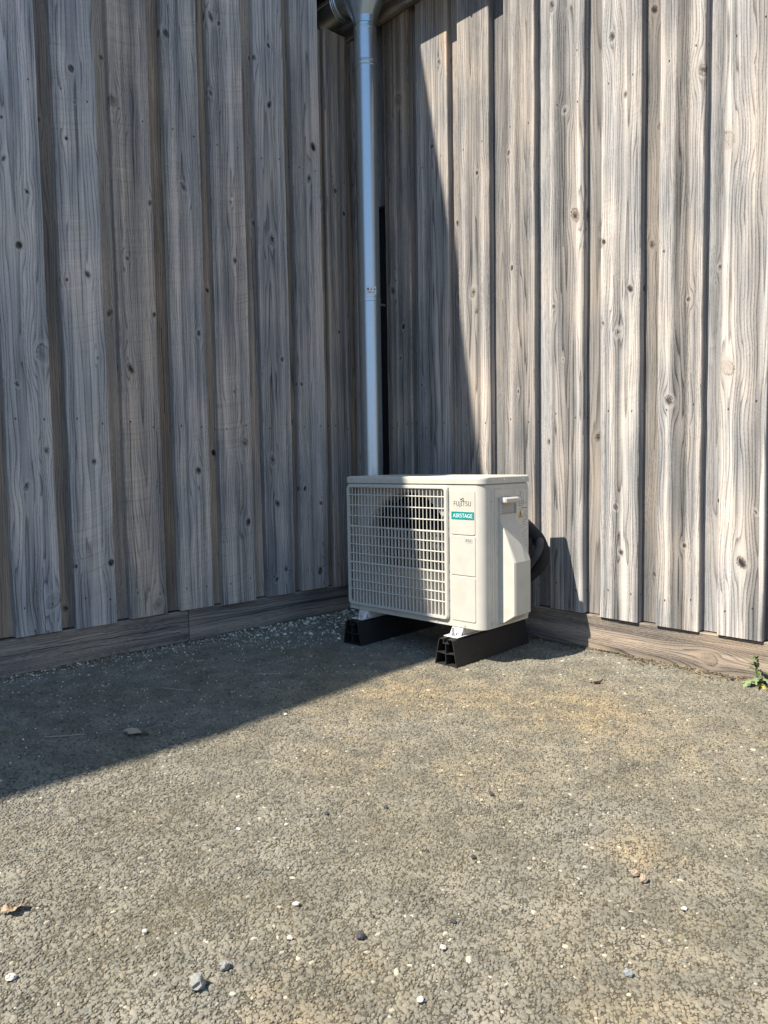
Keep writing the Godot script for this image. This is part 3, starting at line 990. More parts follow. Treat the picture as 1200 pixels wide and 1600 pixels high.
func make_heat_pump() -> void:
	var u := thing("heat_pump", "cream outdoor heat pump unit with barred fan grille and teal badge", "heat pump", Vector3(1.0793, 0.1236, 0.463), 0.065)
	var st := mb()
	shell(st, 0.0, 0.026, 0.0, false)
	shell(st, 0.026, 0.486, 0.0, true)
	shell(st, 0.486, 0.4945, 0.0, false)
	# floor pan, turned-in edges of the opening
	rbox(st, Vector3(-0.655, 0.001, -0.277), Vector3(-0.006, 0.006, -0.012), 0.002)
	rbox(st, Vector3(-0.6425, 0.0255, -0.04), Vector3(-0.1455, 0.0275, -0.0005), 0.0005)
	rbox(st, Vector3(-0.6425, 0.4845, -0.04), Vector3(-0.1455, 0.4865, -0.0005), 0.0005)
	put("casing", st, M.casing, u)
	var lid := mb()
	shell(lid, 0.499, 0.515, 0.003, false)
	lay(lid, [[0.003, 0.515], [0.0022, 0.5195], [-0.0005, 0.5225], [-0.004, 0.524], [-0.030, 0.5243], [-0.034, 0.5222]])
	lay(lid, [[-0.03, 0.4985], [-0.001, 0.4986], [0.003, 0.499]])
	put("lid", lid, M.casing, u)
	var seam := mb()
	lay(seam, [[-0.004, 0.490], [-0.004, 0.500]])
	put("lid_seal", seam, M.interior, u)
	for q in [[0.0036, 0.510, -0.12, 1], [0.0036, 0.510, -0.24, 1]]:
		var s2 := mb()
		tube(s2, [Vector3(q[0] - 0.002, q[1], q[2]), Vector3(q[0] + 0.0016, q[1], q[2])], 0.0035, 10)
		put("screw", s2, M.steel, u)
	# --- fan behind the bars
	var bell := mb()
	var cx := -0.392
	var cy := 0.258
	var rr := 0.212
	var x0 := -0.655
	var x1 := -0.135
	var y0 := 0.01
	var y1 := 0.49
	var zp := -0.050
	for k in 64:
		var a := TAU * k / 64
		var b := TAU * (k + 1) / 64
		var edge := func(t: float) -> Vector3:
			var d := Vector2(cos(t), sin(t))
			var s := 9.0
			if d.x > 0.0001: s = minf(s, (x1 - cx) / d.x)
			if d.x < -0.0001: s = minf(s, (x0 - cx) / d.x)
			if d.y > 0.0001: s = minf(s, (y1 - cy) / d.y)
			if d.y < -0.0001: s = minf(s, (y0 - cy) / d.y)
			return Vector3(cx + d.x * s, cy + d.y * s, zp)
		var rim := func(t: float, rad: float, z: float) -> Vector3: return Vector3(cx + cos(t) * rad, cy + sin(t) * rad, z)
		quad(bell, rim.call(a, rr, zp), edge.call(a), edge.call(b), rim.call(b, rr, zp))
		quad(bell, rim.call(a, rr - 0.008, zp - 0.012), rim.call(a, rr, zp), rim.call(b, rr, zp), rim.call(b, rr - 0.008, zp - 0.012))
		quad(bell, rim.call(a, rr - 0.008, zp - 0.09), rim.call(a, rr - 0.008, zp - 0.012), rim.call(b, rr - 0.008, zp - 0.012), rim.call(b, rr - 0.008, zp - 0.09))
	put("fan_shroud", bell, M.grille, u)
	var coil := mb()
	rbox(coil, Vector3(-0.65, 0.012, -0.275), Vector3(-0.02, 0.485, -0.235), 0.002)
	rbox(coil, Vector3(-0.13, 0.012, -0.2349), Vector3(-0.125, 0.485, -0.055), 0.001)
	put("coil", coil, M.coil, u)
	var fan := mb()
	tube(fan, [Vector3(cx, cy, -0.14), Vector3(cx, cy, -0.075), Vector3(cx, cy, -0.066)], [0.052, 0.050, 0.038], 24)
	var hub := put("fan_hub", fan, M.fan, u)
	for bl in 3:
		var fb := mb()
		var base := TAU * bl / 3.0 + 0.5
		var g := []
		for i in 9:
			var rowp := []
			for j in 9:
				var rad := lerpf(0.046, 0.196, i / 8.0)
				var t := base + (j / 8.0 - 0.5) * (1.15 + 0.35 * i / 8.0) + 0.25 * i / 8.0
				rowp.append(Vector3(cx + cos(t) * rad, cy + sin(t) * rad, -0.082 - 0.055 * (j / 8.0) + 0.008 * sin(i)))
			g.append(rowp)
		for i in 8:
			for j in 8:
				quad(fb, g[i][j], g[i + 1][j], g[i + 1][j + 1], g[i][j + 1])
				var o := Vector3(0, 0, -0.003)
				quad(fb, g[i][j] + o, g[i][j + 1] + o, g[i + 1][j + 1] + o, g[i + 1][j] + o)
		put("fan_blade", fb, M.fan, hub)
	# --- grille: rounded frame, 28 upright bars in three rows of different width, cross bars
	var gr := mb()
	ring_plate(gr, round_rect(-0.651, 0.019, -0.1465, 0.492, 0.016), round_rect(-0.638, 0.031, -0.160, 0.482, 0.010), 0.0006, 0.0105, 0.004)
	var grille := put("grille", gr, M.grille, u)
	var rows := [[0.330, 0.4835, 0.0036, -0.0026], [0.1885, 0.3295, 0.0046, 0.003], [0.030, 0.188, 0.0056, 0.0085]]
	var bars := []
	for rw in rows:
		var b := mb()
		rbox(b, Vector3(-rw[2] / 2, rw[0], -rw[3]), Vector3(rw[2] / 2, rw[1], 0.0062), 0.0012)
		bars.append(b.commit())
	for i in 27:
		var bx := -0.6225 + 0.01722 * i
		for k in 3:
			put("upright_bar", bars[k], M.grille, grille).position.x = bx
	for yy in [0.453, 0.412, 0.371, 0.330, 0.295, 0.259, 0.223, 0.1885, 0.152, 0.116, 0.082]:
		var cb := mb()
		var hh := 0.0032 if yy in [0.330, 0.1885] else 0.0022
		rbox(cb, Vector3(-0.6385, yy - hh, 0.002), Vector3(-0.1595, yy + hh, 0.0072), 0.001)
		put("cross_bar", cb, M.grille, grille)
	for yy in [0.462, 0.418, 0.374, 0.305, 0.262, 0.214, 0.15, 0.10, 0.06]:
		var cl := mb()
		rbox(cl, Vector3(-0.1665, yy - 0.011, -0.006), Vector3(-0.1595, yy + 0.011, 0.0045), 0.0015)
		put("clip", cl, M.grille, grille)
	# --- right hand front panel with its three raised fields
	for f in [[0.3245, 0.4785], [0.1835, 0.3205], [0.0235, 0.1795]]:
		var pl := mb()
		plate(pl, round_rect(-0.1365, f[0], -0.0335, f[1], 0.007 if f[0] < 0.1 or f[1] > 0.4 else 0.002), 0.0004, 0.0022, 0.0008)
		put("front_panel", pl, M.casing, u)
	var bd := mb()
	plate(bd, round_rect(-0.1335, 0.377, -0.0365, 0.4035, 0.001), 0.0022, 0.0029, 0.0)
	var badge := put("badge", bd, M.teal, u)
	letters("AIRSTAGE", 0.0135, 0.083, Vector3(-0.085, 0.3902, 0.0031), M.white_print, "lettering", badge)
	var word := letters("FUJITSU", 0.0205, 0.073, Vector3(-0.086, 0.4300, 0.0024), M.grey_print, "brand_lettering", u)
	# the looped mark that crowns the J and the I of the word
	var lp := mb()
	var pts := []
	for i in 29:
		var t := TAU * i / 28.0
		pts.append(Vector3(0.0068 * sin(t), 0.0042 * sin(t * 2.0) * 0.8 + 0.002 * cos(t), 0.0))
	tube(lp, pts, 0.0009, 6)
	var mark := put("loop_mark", lp, M.grey_print, u)
	mark.position = Vector3(-0.087, 0.4465, 0.0026)
	var tg := mb()
	plate(tg, round_rect(-0.0775, 0.2975, -0.0435, 0.3135, 0.001), 0.0022, 0.0027, 0.0)
	var rt := put("refrigerant_tag", tg, M.tag_grey, u)
	letters("R32", 0.0085, 0.0235, Vector3(-0.0605, 0.3055, 0.0028), M.grey_print, "lettering", rt)
	for q in [[-0.081, 0.0085], [-0.202, 0.009], [-0.60, 0.010]]:
		var s3 := mb()
		tube(s3, [Vector3(q[0], q[1], -0.002), Vector3(q[0], q[1], 0.0016)], 0.0042, 12)
		put("screw", s3, M.interior, u)
	# --- right side: service panel, valve cover with its grip, printed label
	var sp := mb()
	var side := func(y: float, z: float, x: float) -> Vector3: return Vector3(x, y, z)
	rbox(sp, Vector3(-0.002, 0.012, -0.276), Vector3(0.0022, 0.480, -0.064), 0.0012)
	put("side_panel", sp, M.casing, u)
	for zz in [-0.0435, -0.0525]:
		var rb := mb()
		rbox(rb, Vector3(-0.002, 0.012, zz - 0.0028), Vector3(0.0014, 0.483, zz + 0.0028), 0.001)
		put("pressed_rib", rb, M.casing, u)
	var cv := mb()
	# outline of the cover across the unit: [y, reach of the outer face]
	var za := -0.088
	var zb := -0.188
	var lev := [[0.012, 0.0022], [0.016, 0.022], [0.046, 0.068], [0.229, 0.068], [0.372, 0.0105], [0.392, 0.0085]]
	for i in lev.size() - 1:
		var p: Array = lev[i]
		var q: Array = lev[i + 1]
		var ta: float = 0.006 * p[1] / 0.068
		var tb: float = 0.006 * q[1] / 0.068
		var A := Vector3(p[1], p[0], za - ta)
		var B := Vector3(p[1], p[0], zb + ta * 6.0)
		var Cc := Vector3(q[1], q[0], zb + tb * 6.0)
		var D := Vector3(q[1], q[0], za - tb)
		var Ai := Vector3(p[1] - 0.004 if p[1] > 0.01 else 0.002, p[0], za + 0.001)
		var Di := Vector3(q[1] - 0.004 if q[1] > 0.01 else 0.002, q[0], za + 0.001)
		var Bi := Vector3(Ai.x, p[0], zb - 0.001)
		var Ci := Vector3(Di.x, q[0], zb - 0.001)
		quad(cv, A, B, Cc, D)
		quad(cv, Ai, A, D, Di)
		quad(cv, B, Bi, Ci, Cc)
		quad(cv, Vector3(0.0015, p[0], za + 0.001), Ai, Di, Vector3(0.0015, q[0], za + 0.001))
		quad(cv, Bi, Vector3(0.0015, p[0], zb - 0.001), Vector3(0.0015, q[0], zb - 0.001), Ci)
	quad(cv, Vector3(0.0015, 0.012, za), Vector3(0.0022, 0.012, zb), Vector3(0.018, 0.014, zb), Vector3(0.018, 0.014, za))
	# cheeks and back of the hand pocket
	rbox(cv, Vector3(0.0015, 0.392, -0.0925), Vector3(0.0105, 0.436, -0.0875), 0.001)
	rbox(cv, Vector3(0.0015, 0.392, -0.1885), Vector3(0.0105, 0.436, -0.184), 0.001)
	var cover := put("valve_cover", cv, M.casing, u)
	var gp := mb()
	rbox(gp, Vector3(0.0015, 0.4305, -0.168), Vector3(0.034, 0.450, -0.086), 0.004)
	put("grip", gp, M.casing, cover)
	var pb := mb()
	rbox(pb, Vector3(0.0014, 0.394, -0.1838), Vector3(0.0032, 0.4305, -0.0928), 0.0004)
	put("hand_pocket", pb, M.interior, cover)
	# label: diagram and rows of small print
	var im := Image.create(96, 288, false, Image.FORMAT_RGB8)
	im.fill(Color(0.80, 0.78, 0.73))
	var ink := Color(0.36, 0.35, 0.34)
	var rl := RandomNumberGenerator.new()
	rl.seed = 91
	for i in 9:
		var yy := 6 + i * 9
		if rl.randf() < 0.75:
			im.fill_rect(Rect2i(6 + rl.randi() % 20, yy, 18 + rl.randi() % 44, 2), ink)
		im.fill_rect(Rect2i(8 + rl.randi() % 76, yy - 4, 2, 8 + rl.randi() % 22), ink)
	im.fill_rect(Rect2i(58, 10, 2, 60), ink)
	im.fill_rect(Rect2i(84, 12, 2, 58), ink)
	im.fill_rect(Rect2i(46, 80, 44, 3), ink)
	for i in 24:
		var yy := 92 + i * 8
		var xx := 52 if yy < 150 else 8
		while xx < 88:
			var w := 3 + rl.randi() % 9
			if rl.randf() < 0.72:
				im.fill_rect(Rect2i(xx, yy, mini(w, 90 - xx), 3 if yy < 150 else 2), ink if rl.randf() < 0.5 else Color(0.5, 0.49, 0.47))
			xx += w + 3
	var lab := plain(Color.WHITE, 0.5)
	lab.albedo_texture = ImageTexture.create_from_image(im)
	var ls := mb()
	var lx := 0.0027
	quad_uv(ls, Vector3(lx, 0.236, -0.194), Vector3(lx, 0.236, -0.270), Vector3(lx, 0.474, -0.270), Vector3(lx, 0.474, -0.194), Vector2(0, 1), Vector2(1, 1), Vector2(1, 0), Vector2(0, 0))
	var lb := put("printed_label", ls, lab, u)
	var wt := mb()
	tri(wt, Vector3(lx + 0.0005, 0.372, -0.207), Vector3(lx + 0.0005, 0.372, -0.235), Vector3(lx + 0.0005, 0.404, -0.221))
	put("warning_triangle", wt, M.amber, lb)
	var ex := mb()
	rbox(ex, Vector3(lx + 0.0004, 0.381, -0.2225), Vector3(lx + 0.0009, 0.393, -0.2195), 0.0001)
	rbox(ex, Vector3(lx + 0.0004, 0.376, -0.2225), Vector3(lx + 0.0009, 0.3785, -0.2195), 0.0001)
	put("exclamation_mark", ex, M.black, lb)
	for q in [[0.440, -0.046], [0.262, -0.0765], [0.02, -0.046]]:
		var s4 := mb()
		tube(s4, [Vector3(-0.002, q[0], q[1]), Vector3(0.0036, q[0], q[1])], 0.0042, 12)
		put("screw", s4, M.interior, u)
	# --- pressed steel legs under the pan, bolted to the blocks
	for xx in [-0.114, -0.575]:
		var br := mb()
		rbox(br, Vector3(xx - 0.030, -0.0306, -0.315), Vector3(xx + 0.030, -0.0276, 0.040), 0.001)
		rbox(br, Vector3(xx - 0.024, -0.0274, -0.280), Vector3(xx + 0.024, -0.0006, -0.004), 0.003)
		quad(br, Vector3(xx - 0.024, -0.0272, 0.012), Vector3(xx + 0.024, -0.0272, 0.012), Vector3(xx + 0.024, -0.001, -0.004), Vector3(xx - 0.024, -0.001, -0.004))
		var leg := put("leg", br, M.bracket, u)
		for zz in [0.024, -0.302]:
			var bt := mb()
			tube(bt, [Vector3(xx, -0.0274, zz), Vector3(xx, -0.0255, zz)], 0.0105, 16)
			tube(bt, [Vector3(xx, -0.0254, zz), Vector3(xx, -0.0175, zz)], 0.0075, 6)
			tube(bt, [Vector3(xx, -0.0174, zz), Vector3(xx, 0.001 if zz > 0 else -0.008, zz)], 0.0038, 10)
			put("bolt", bt, M.steel, leg)

func make_feet() -> void:
	# hollow black plastic blocks, open at their ends, with a bolt channel along the top
	var o := Vector3(1.0793, 0.0, 0.463)
	var turn := 0.065
	for k in 2:
		var xx: float = [-0.114, -0.575][k]
		var at := o + Basis(Vector3.UP, turn) * Vector3(xx, 0, 0)
		var f := thing("support_block", ["black hollow plastic block under the badge end of the unit", "black hollow plastic block under the grille end of the unit"][k], "support block", at, turn, "plastic blocks carrying the heat pump")
		var sf := mb()
		var zf := 0.067
		var zr := -0.383
		var wall := func(st: SurfaceTool, a: Vector2, b: Vector2, t: float) -> void:
			var d := (b - a).normalized()
			var n := Vector2(-d.y, d.x) * t * 0.5
			var c := [a - n, b - n, b + n, a + n]
			for i in 4:
				var p: Vector2 = c[i]
				var q: Vector2 = c[(i + 1) % 4]
				quad(st, Vector3(p.x, p.y, zf), Vector3(p.x, p.y, zr), Vector3(q.x, q.y, zr), Vector3(q.x, q.y, zf))
			quad(st, Vector3(c[0].x, c[0].y, zf), Vector3(c[1].x, c[1].y, zf), Vector3(c[2].x, c[2].y, zf), Vector3(c[3].x, c[3].y, zf))
			quad(st, Vector3(c[3].x, c[3].y, zr), Vector3(c[2].x, c[2].y, zr), Vector3(c[1].x, c[1].y, zr), Vector3(c[0].x, c[0].y, zr))
		wall.call(sf, Vector2(-0.0462, 0.003), Vector2(-0.030, 0.086), 0.0034)
		wall.call(sf, Vector2(0.030, 0.086), Vector2(0.0462, 0.003), 0.0034)
		wall.call(sf, Vector2(-0.0295, 0.0868), Vector2(-0.024, 0.0912), 0.0034)
		wall.call(sf, Vector2(0.024, 0.0912), Vector2(0.0295, 0.0868), 0.0034)
		wall.call(sf, Vector2(-0.024, 0.0912), Vector2(-0.0095, 0.0912), 0.0032)
		wall.call(sf, Vector2(0.0095, 0.0912), Vector2(0.024, 0.0912), 0.0032)
		wall.call(sf, Vector2(-0.0095, 0.0896), Vector2(-0.0095, 0.0778), 0.0028)
		wall.call(sf, Vector2(0.0095, 0.0778), Vector2(0.0095, 0.0896), 0.0028)
		wall.call(sf, Vector2(-0.014, 0.0768), Vector2(0.014, 0.0768), 0.0030)
		wall.call(sf, Vector2(-0.0488, 0.0018), Vector2(0.0488, 0.0018), 0.0030)
		put("shell", sf, M.pvc, f)
		sf = mb()
		wall.call(sf, Vector2(0.0, 0.0034), Vector2(0.0, 0.0752), 0.0030)
		put("upright_web", sf, M.pvc, f)
		sf = mb()
		wall.call(sf, Vector2(-0.037, 0.044), Vector2(-0.0016, 0.0405), 0.0028)
		wall.call(sf, Vector2(0.0016, 0.0405), Vector2(0.037, 0.044), 0.0028)
		put("cross_web", sf, M.pvc, f)

func curve_pts(ctrl: Array, n := 8) -> Array:
	var o := []
	for i in ctrl.size() - 1:
		var p0: Vector3 = ctrl[maxi(i - 1, 0)]
		var p1: Vector3 = ctrl[i]
		var p2: Vector3 = ctrl[i + 1]
		var p3: Vector3 = ctrl[mini(i + 2, ctrl.size() - 1)]
		for k in n:
			o.append(p1.cubic_interpolate(p2, p0, p3, float(k) / n))
	o.append(ctrl[-1])
	return o

func make_pipework() -> void:
	var a := thing("insulated_pipe", "thick black foam sleeved pipe bending behind the unit to the wall", "pipe", Vector3(0.93, 0.235, 0.12), 0.0, "refrigerant lines behind the unit")
	var st := mb()
	var c1 := [Vector3(0.90, 0.45, -0.012), Vector3(0.955, 0.446, 0.05), Vector3(1.00, 0.432, 0.085), Vector3(1.038, 0.405, 0.092), Vector3(1.058, 0.360, 0.092), Vector3(1.050, 0.315, 0.095), Vector3(1.015, 0.272, 0.105), Vector3(0.965, 0.225, 0.13), Vector3(0.93, 0.20, 0.175)]
	for i in c1.size():
		c1[i] -= a.position
	tube(st, curve_pts(c1), 0.0245, 16)
	put("sleeve", st, M.foam, a)
	for q in [[c1[4], c1[5]], [c1[1], c1[2]]]:
		var tp := mb()
		var m: Vector3 = (q[0] + q[1]) * 0.5
		var d: Vector3 = (q[1] - q[0]).normalized() * 0.012
		tube(tp, [m - d, m + d], 0.0257, 16)
		put("tape", tp, M.foam, a)
	var b := thing("insulated_pipe", "thinner dark grey sleeved pipe with a taped joint beside the unit", "pipe", Vector3(0.93, 0.27, 0.13), 0.0, "refrigerant lines behind the unit")
	st = mb()
	var c2 := [Vector3(0.95, 0.405, -0.012), Vector3(1.01, 0.412, 0.05), Vector3(1.066, 0.392, 0.122), Vector3(1.072, 0.362, 0.146), Vector3(1.052, 0.330, 0.152), Vector3(1.018, 0.288, 0.156), Vector3(0.975, 0.25, 0.176)]
	for i in c2.size():
		c2[i] -= b.position
	tube(st, curve_pts(c2), 0.0155, 14)
	put("sleeve", st, M.tape, b)
	var jt := mb()
	var mid: Vector3 = (c2[4] + c2[5]) * 0.5
	var dd: Vector3 = (c2[5] - c2[4]).normalized() * 0.007
	tube(jt, [mid - dd, mid + dd], 0.0172, 14)
	put("tape", jt, M.foam, b)
	var cable := mb()
	tube(cable, curve_pts([Vector3(0.92, 0.44, -0.012), Vector3(0.98, 0.437, 0.06), Vector3(1.012, 0.42, 0.105), Vector3(1.022, 0.385, 0.118), Vector3(1.012, 0.345, 0.13), Vector3(0.98, 0.30, 0.155), Vector3(0.955, 0.28, 0.176)]), 0.0048, 8)
	tag(put("cable", cable, M.tape), "thin grey cable arching between the black pipes", "cable")

func leaf_mesh(l: float, w: float, bend: float, teeth: int) -> ArrayMesh:
	var st := mb()
	var n := teeth * 2
	var prev := []
	for i in n + 1:
		var f := float(i) / n
		var ww := w * sin(PI * pow(f, 0.75)) * (1.0 if i % 2 else 0.45)
		if i == 0 or i == n:
			ww = 0.0012
		var ang := bend * f
		var p := Vector3(0, l * f * cos(ang * 0.6), l * f * sin(ang * 0.6))
		var cur := [p + Vector3(-ww, 0.12 * ww, 0.35 * ww), p, p + Vector3(ww, 0.12 * ww, 0.35 * ww)]
		if i > 0:
			quad(st, prev[0], prev[1], cur[1], cur[0])
			quad(st, prev[1], prev[2], cur[2], cur[1])
		prev = cur
	return st.commit()

func make_plant() -> void:
	var w := thing("weed", "small green weed with ragged leaves at the foot of the sunlit wall", "plant", Vector3(1.805, 0.0, 0.035))
	var st := mb()
	tube(st, curve_pts([Vector3(0, -0.004, 0), Vector3(-0.003, 0.045, 0.006), Vector3(0.002, 0.095, 0.004)]), 0.0032, 7)
	put("stem", st, M.stem, w)
	w.scale = Vector3.ONE * 0.85
	var r := RandomNumberGenerator.new()
	r.seed = 12
	for i in 26:
		var low := i < 9
		var l := r.randf_range(0.055, 0.085) if low else r.randf_range(0.028, 0.052)
		var m := leaf_mesh(l, r.randf_range(0.010, 0.016) if low else r.randf_range(0.006, 0.010), r.randf_range(0.9, 1.7), 5 if low else 4)
		var o := put("leaf", m, M.leaf_yellow if i == 3 else (M.leaf_pale if low else M.leaf), w)
		var y := r.randf_range(0.006, 0.03) if low else r.randf_range(0.045, 0.10)
		o.position = Vector3(-0.002, y, 0.005)
		var az := TAU * i * 0.381 + r.randf_range(-0.3, 0.3)
		var dirv := Vector3(cos(az), 0, sin(az))
		if dirv.z < -0.25:
			dirv.z = -dirv.z
		o.basis = Basis(Vector3.UP, atan2(dirv.x, dirv.z)) * Basis(Vector3.RIGHT, r.randf_range(0.9, 1.25) if low else r.randf_range(0.25, 0.95))

func pebble_mesh(seed_: int, rad: float, flat: float) -> ArrayMesh:
	var r := RandomNumberGenerator.new()
	r.seed = seed_
	var nz := FastNoiseLite.new()
	nz.seed = seed_
	nz.frequency = 0.9
	var st := mb()
	var rows := 7
	var cols := 11
	var pt := func(i: int, j: int) -> Vector3:
		var a := PI * i / rows
		var b := TAU * (j % cols) / cols
		var d := Vector3(sin(a) * cos(b), cos(a), sin(a) * sin(b))
		var k := 1.0 + 0.55 * nz.get_noise_3dv(d * 1.6) + 0.12 * nz.get_noise_3dv(d * 5.0)
		return Vector3(d.x, d.y * flat, d.z * 0.82) * k * rad
	for i in rows:
		for j in cols:
			var a: Vector3 = pt.call(i, j)
			var b: Vector3 = pt.call(i, j + 1)
			var c: Vector3 = pt.call(i + 1, j + 1)
			var d: Vector3 = pt.call(i + 1, j)
			if i > 0:
				tri(st, a, b, c)
			if i < rows - 1:
				tri(st, a, c, d)
	return st.commit()

func make_litter() -> void:
	# single stones: x, z, radius, flatness, material, label
	var lone := [
		[1.782, 1.931, 0.0125, 0.85, "stone_grey", "largest grey stone, angular, on the sunlit asphalt", ""],
		[1.774, 1.885, 0.0085, 0.7, "stone_grey", "smaller grey stone just beyond the largest one", ""],
		[1.857, 1.705, 0.0075, 0.7, "stone_dark", "dark almost black stone on the sunlit asphalt", ""],
		[2.060, 1.266, 0.0078, 0.75, "stone_pink", "left of two pinkish pebbles lying side by side", ""],
		[2.078, 1.272, 0.0085, 0.8, "stone_pink", "right of two pinkish pebbles lying side by side", ""],
		[2.174, 1.497, 0.0062, 0.9, "stone_blue", "small round blue grey pebble", ""],
		[1.731, 0.040, 0.007, 0.8, "stone_dark", "dark stone on the ground beside the weed", ""],
	]
	for i in lone.size():
		var s: Array = lone[i]
		var o := put("pebble", pebble_mesh(200 + i, s[2], s[3]), M[s[4]])
		o.position = Vector3(s[0], s[2] * s[3] * 0.7, s[1])
		o.rotation.y = i * 1.3
		tag(o, s[5], "stone")
	var whites := [[1.451, 1.661, 0.006], [1.502, 1.585, 0.006], [1.726, 1.726, 0.0075], [1.96, 1.636, 0.007], [2.01, 1.734, 0.0072], [1.587, 2.108, 0.009], [1.786, 1.782, 0.006], [0.985, 1.219, 0.008], [2.16, 1.30, 0.006], [1.62, 1.93, 0.006]]
	for i in whites.size():
		var s: Array = whites[i]
		var o := put("stone_chip", pebble_mesh(300 + i, s[2], 0.55), M.stone_white)
		o.position = Vector3(s[0], s[2] * 0.40, s[1])
		o.rotation.y = i * 2.1
		o.scale = Vector3.ONE * 0.78
		tag(o, "small white stone chip lying on the sunlit asphalt", "stone", "white stone chips on the sunlit asphalt")
	var darks := [[1.585, 1.397], [1.832, 1.416], [1.70, 1.20], [1.93, 1.58], [1.52, 1.50]]
	for i in darks.size():
		var o := put("tar_crumb", pebble_mesh(350 + i, 0.005, 0.6), M.stone_dark)
		o.position = Vector3(darks[i][0], 0.002, darks[i][1])
		tag(o, "tiny black crumb on the sunlit asphalt", "crumb", "black crumbs on the sunlit asphalt")
	# dead leaves
	for q in [[0.825, 1.581, 0.085, 0.024, "dead_leaf", "curled brown dead leaf lying in the shade of the wall", 0.5], [1.423, 2.058, 0.034, 0.016, "tan_leaf", "orange tan leaf scrap lying in the sun", 1.3], [1.444, 0.366, 0.045, 0.010, "tan_leaf", "thin tan leaf scrap near the sunlit wall's foot", 0.2]]:
		var st := mb()
		var prev := []
		for i in 9:
			var f := i / 8.0
			var ww: float = q[3] * sin(PI * clampf(f, 0.04, 0.96)) * (0.8 + 0.3 * sin(i * 2.3))
			var c := Vector3((f - 0.5) * q[2], 0.003 + 0.005 * sin(f * 4.0 + 0.6) * sin(f * 4.0 + 0.6), 0.004 * sin(f * 5.0))
			var cur := [c + Vector3(0, 0.006 * sin(f * 7.0), -ww), c, c + Vector3(0.003, 0.010 * f, ww)]
			if i > 0:
				for k in 2:
					quad(st, prev[k], prev[k + 1], cur[k + 1], cur[k])
					quad(st, prev[k] - Vector3(0, 0.0008, 0), cur[k] - Vector3(0, 0.0008, 0), cur[k + 1] - Vector3(0, 0.0008, 0), prev[k + 1] - Vector3(0, 0.0008, 0))
			prev = cur
		var o := put("dead_leaf", st, M[q[4]])
		o.position = Vector3(q[0], 0.001, q[1])
		o.rotation.y = q[6]
		tag(o, q[5], "leaf")
	for q in [[0.772, 1.106, 0.03, 0.3], [0.70, 1.72, 0.05, 1.0], [0.62, 1.02, 0.04, 0.8], [0.55, 1.32, 0.055, 0.5]]:
		var tw := mb()
		tube(tw, [Vector3(-q[2], 0.002, 0), Vector3(0, 0.0035, q[2] * 0.12), Vector3(q[2], 0.002, 0)], 0.0013, 5)
		var o := put("straw", tw, M.twig)
		o.position = Vector3(q[0], 0, q[1])
		o.rotation.y = q[3]
		tag(o, "pale straw lying on the shaded asphalt", "straw", "straws on the shaded asphalt")
	# pale crumbs gathered along the foot of the shaded wall and in the corner
	var r := RandomNumberGenerator.new()
	r.seed = 808
	var buf := PackedFloat32Array()
	for i in 1700:
		var z := 0.05 + 1.75 * pow(r.randf(), 1.7)
		var spread := 0.05 + 0.30 * exp(-z * 1.6)
		var x := 0.004 - log(1.0 - 0.985 * r.randf()) * spread * 0.7
		if i > 1450:
			z = r.randf_range(0.3, 1.9)
			x = r.randf_range(0.02, 0.8)
		if i < 480:
			z = r.randf_range(0.22, 0.85)
			x = 0.01 + 0.42 * pow(r.randf(), 1.3)
		var big := 0.010 if z < 0.75 else 0.0052
		var s := r.randf_range(0.0013, 0.0034) if r.randf() < 0.8 else r.randf_range(0.003, big)
		if i > 1450:
			s = minf(s, 0.0028)
		var b := Basis.from_euler(Vector3(r.randf_range(-0.5, 0.5), r.randf_range(0, TAU), r.randf_range(-0.5, 0.5))) * Basis.from_scale(Vector3(s, s * r.randf_range(0.35, 0.7), s * r.randf_range(0.6, 1.0)))
		var t := r.randf_range(0.38, 0.74)
		buf.append_array([b.x.x, b.y.x, b.z.x, x, b.x.y, b.y.y, b.z.y, 0.001 + s * 0.3, b.x.z, b.y.z, b.z.z, z, t, t * 0.93, t * 0.78, 1.0])
	var mm := MultiMesh.new()
	mm.transform_format = MultiMesh.TRANSFORM_3D
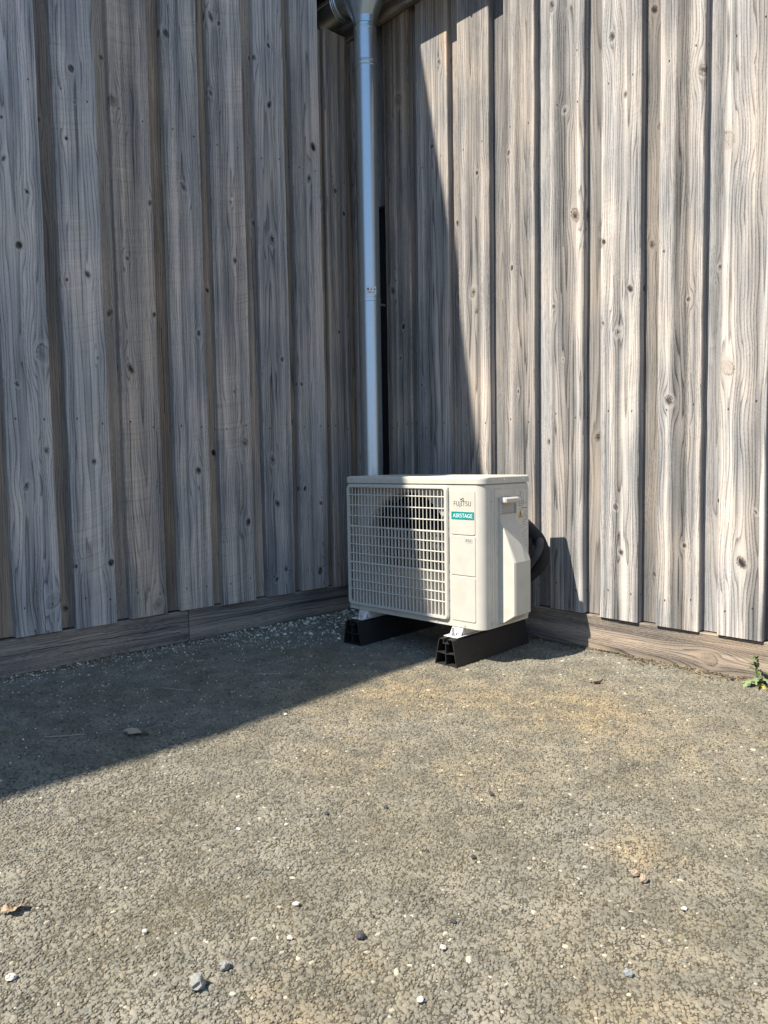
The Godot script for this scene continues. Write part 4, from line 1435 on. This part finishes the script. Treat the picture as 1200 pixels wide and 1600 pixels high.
	mm.use_colors = true
	mm.mesh = pebble_mesh(5, 1.0, 0.8)
	mm.instance_count = buf.size() / 16
	mm.buffer = buf
	var mi := MultiMeshInstance3D.new()
	mi.name = "pale_crumbs"
	mi.multimesh = mm
	var pm := plain(Color.WHITE, 0.9)
	pm.vertex_color_use_as_albedo = true
	mi.material_override = pm
	mi.set_meta("kind", "stuff")
	add_child(mi, true)
	tag(mi, "pale crumbs scattered along the foot of the shaded wall", "crumbs")
	var sb := PackedFloat32Array()
	for i in 2600:
		var along := 0.95 + 1.5 * r.randf() if i < 1500 else 0.3 + 1.9 * r.randf()
		var off := -log(1.0 - 0.97 * r.randf()) * (0.012 + 0.008 * sin(along * 9.0) + 0.006 * sin(along * 23.0))
		var s := r.randf_range(0.0012, 0.0042)
		var b := Basis.from_euler(Vector3(r.randf_range(-0.6, 0.6), r.randf_range(0, TAU), r.randf_range(-0.6, 0.6))) * Basis.from_scale(Vector3(s * r.randf_range(0.8, 1.8), s * 0.6, s))
		var t := r.randf_range(0.5, 1.3)
		var c := Vector3(0.13, 0.095, 0.055) if r.randf() < 0.7 else (Vector3(0.10, 0.11, 0.045) if r.randf() < 0.4 else Vector3(0.24, 0.17, 0.09))
		var px := along if i < 1500 else 0.003 + off
		var pz := 0.003 + off if i < 1500 else along
		sb.append_array([b.x.x, b.y.x, b.z.x, px, b.x.y, b.y.y, b.z.y, 0.0005 + s * 0.3 + maxf(0.0, 0.006 - off) * 0.5, b.x.z, b.y.z, b.z.z, pz, c.x * t, c.y * t, c.z * t, 1.0])
	var sm := MultiMesh.new()
	sm.transform_format = MultiMesh.TRANSFORM_3D
	sm.use_colors = true
	sm.mesh = pebble_mesh(6, 1.0, 0.8)
	sm.instance_count = sb.size() / 16
	sm.buffer = sb
	var si := MultiMeshInstance3D.new()
	si.name = "soil"
	si.multimesh = sm
	si.material_override = pm
	si.set_meta("kind", "stuff")
	add_child(si, true)
	tag(si, "brown soil and moss crumbs lodged where planks meet asphalt", "soil")
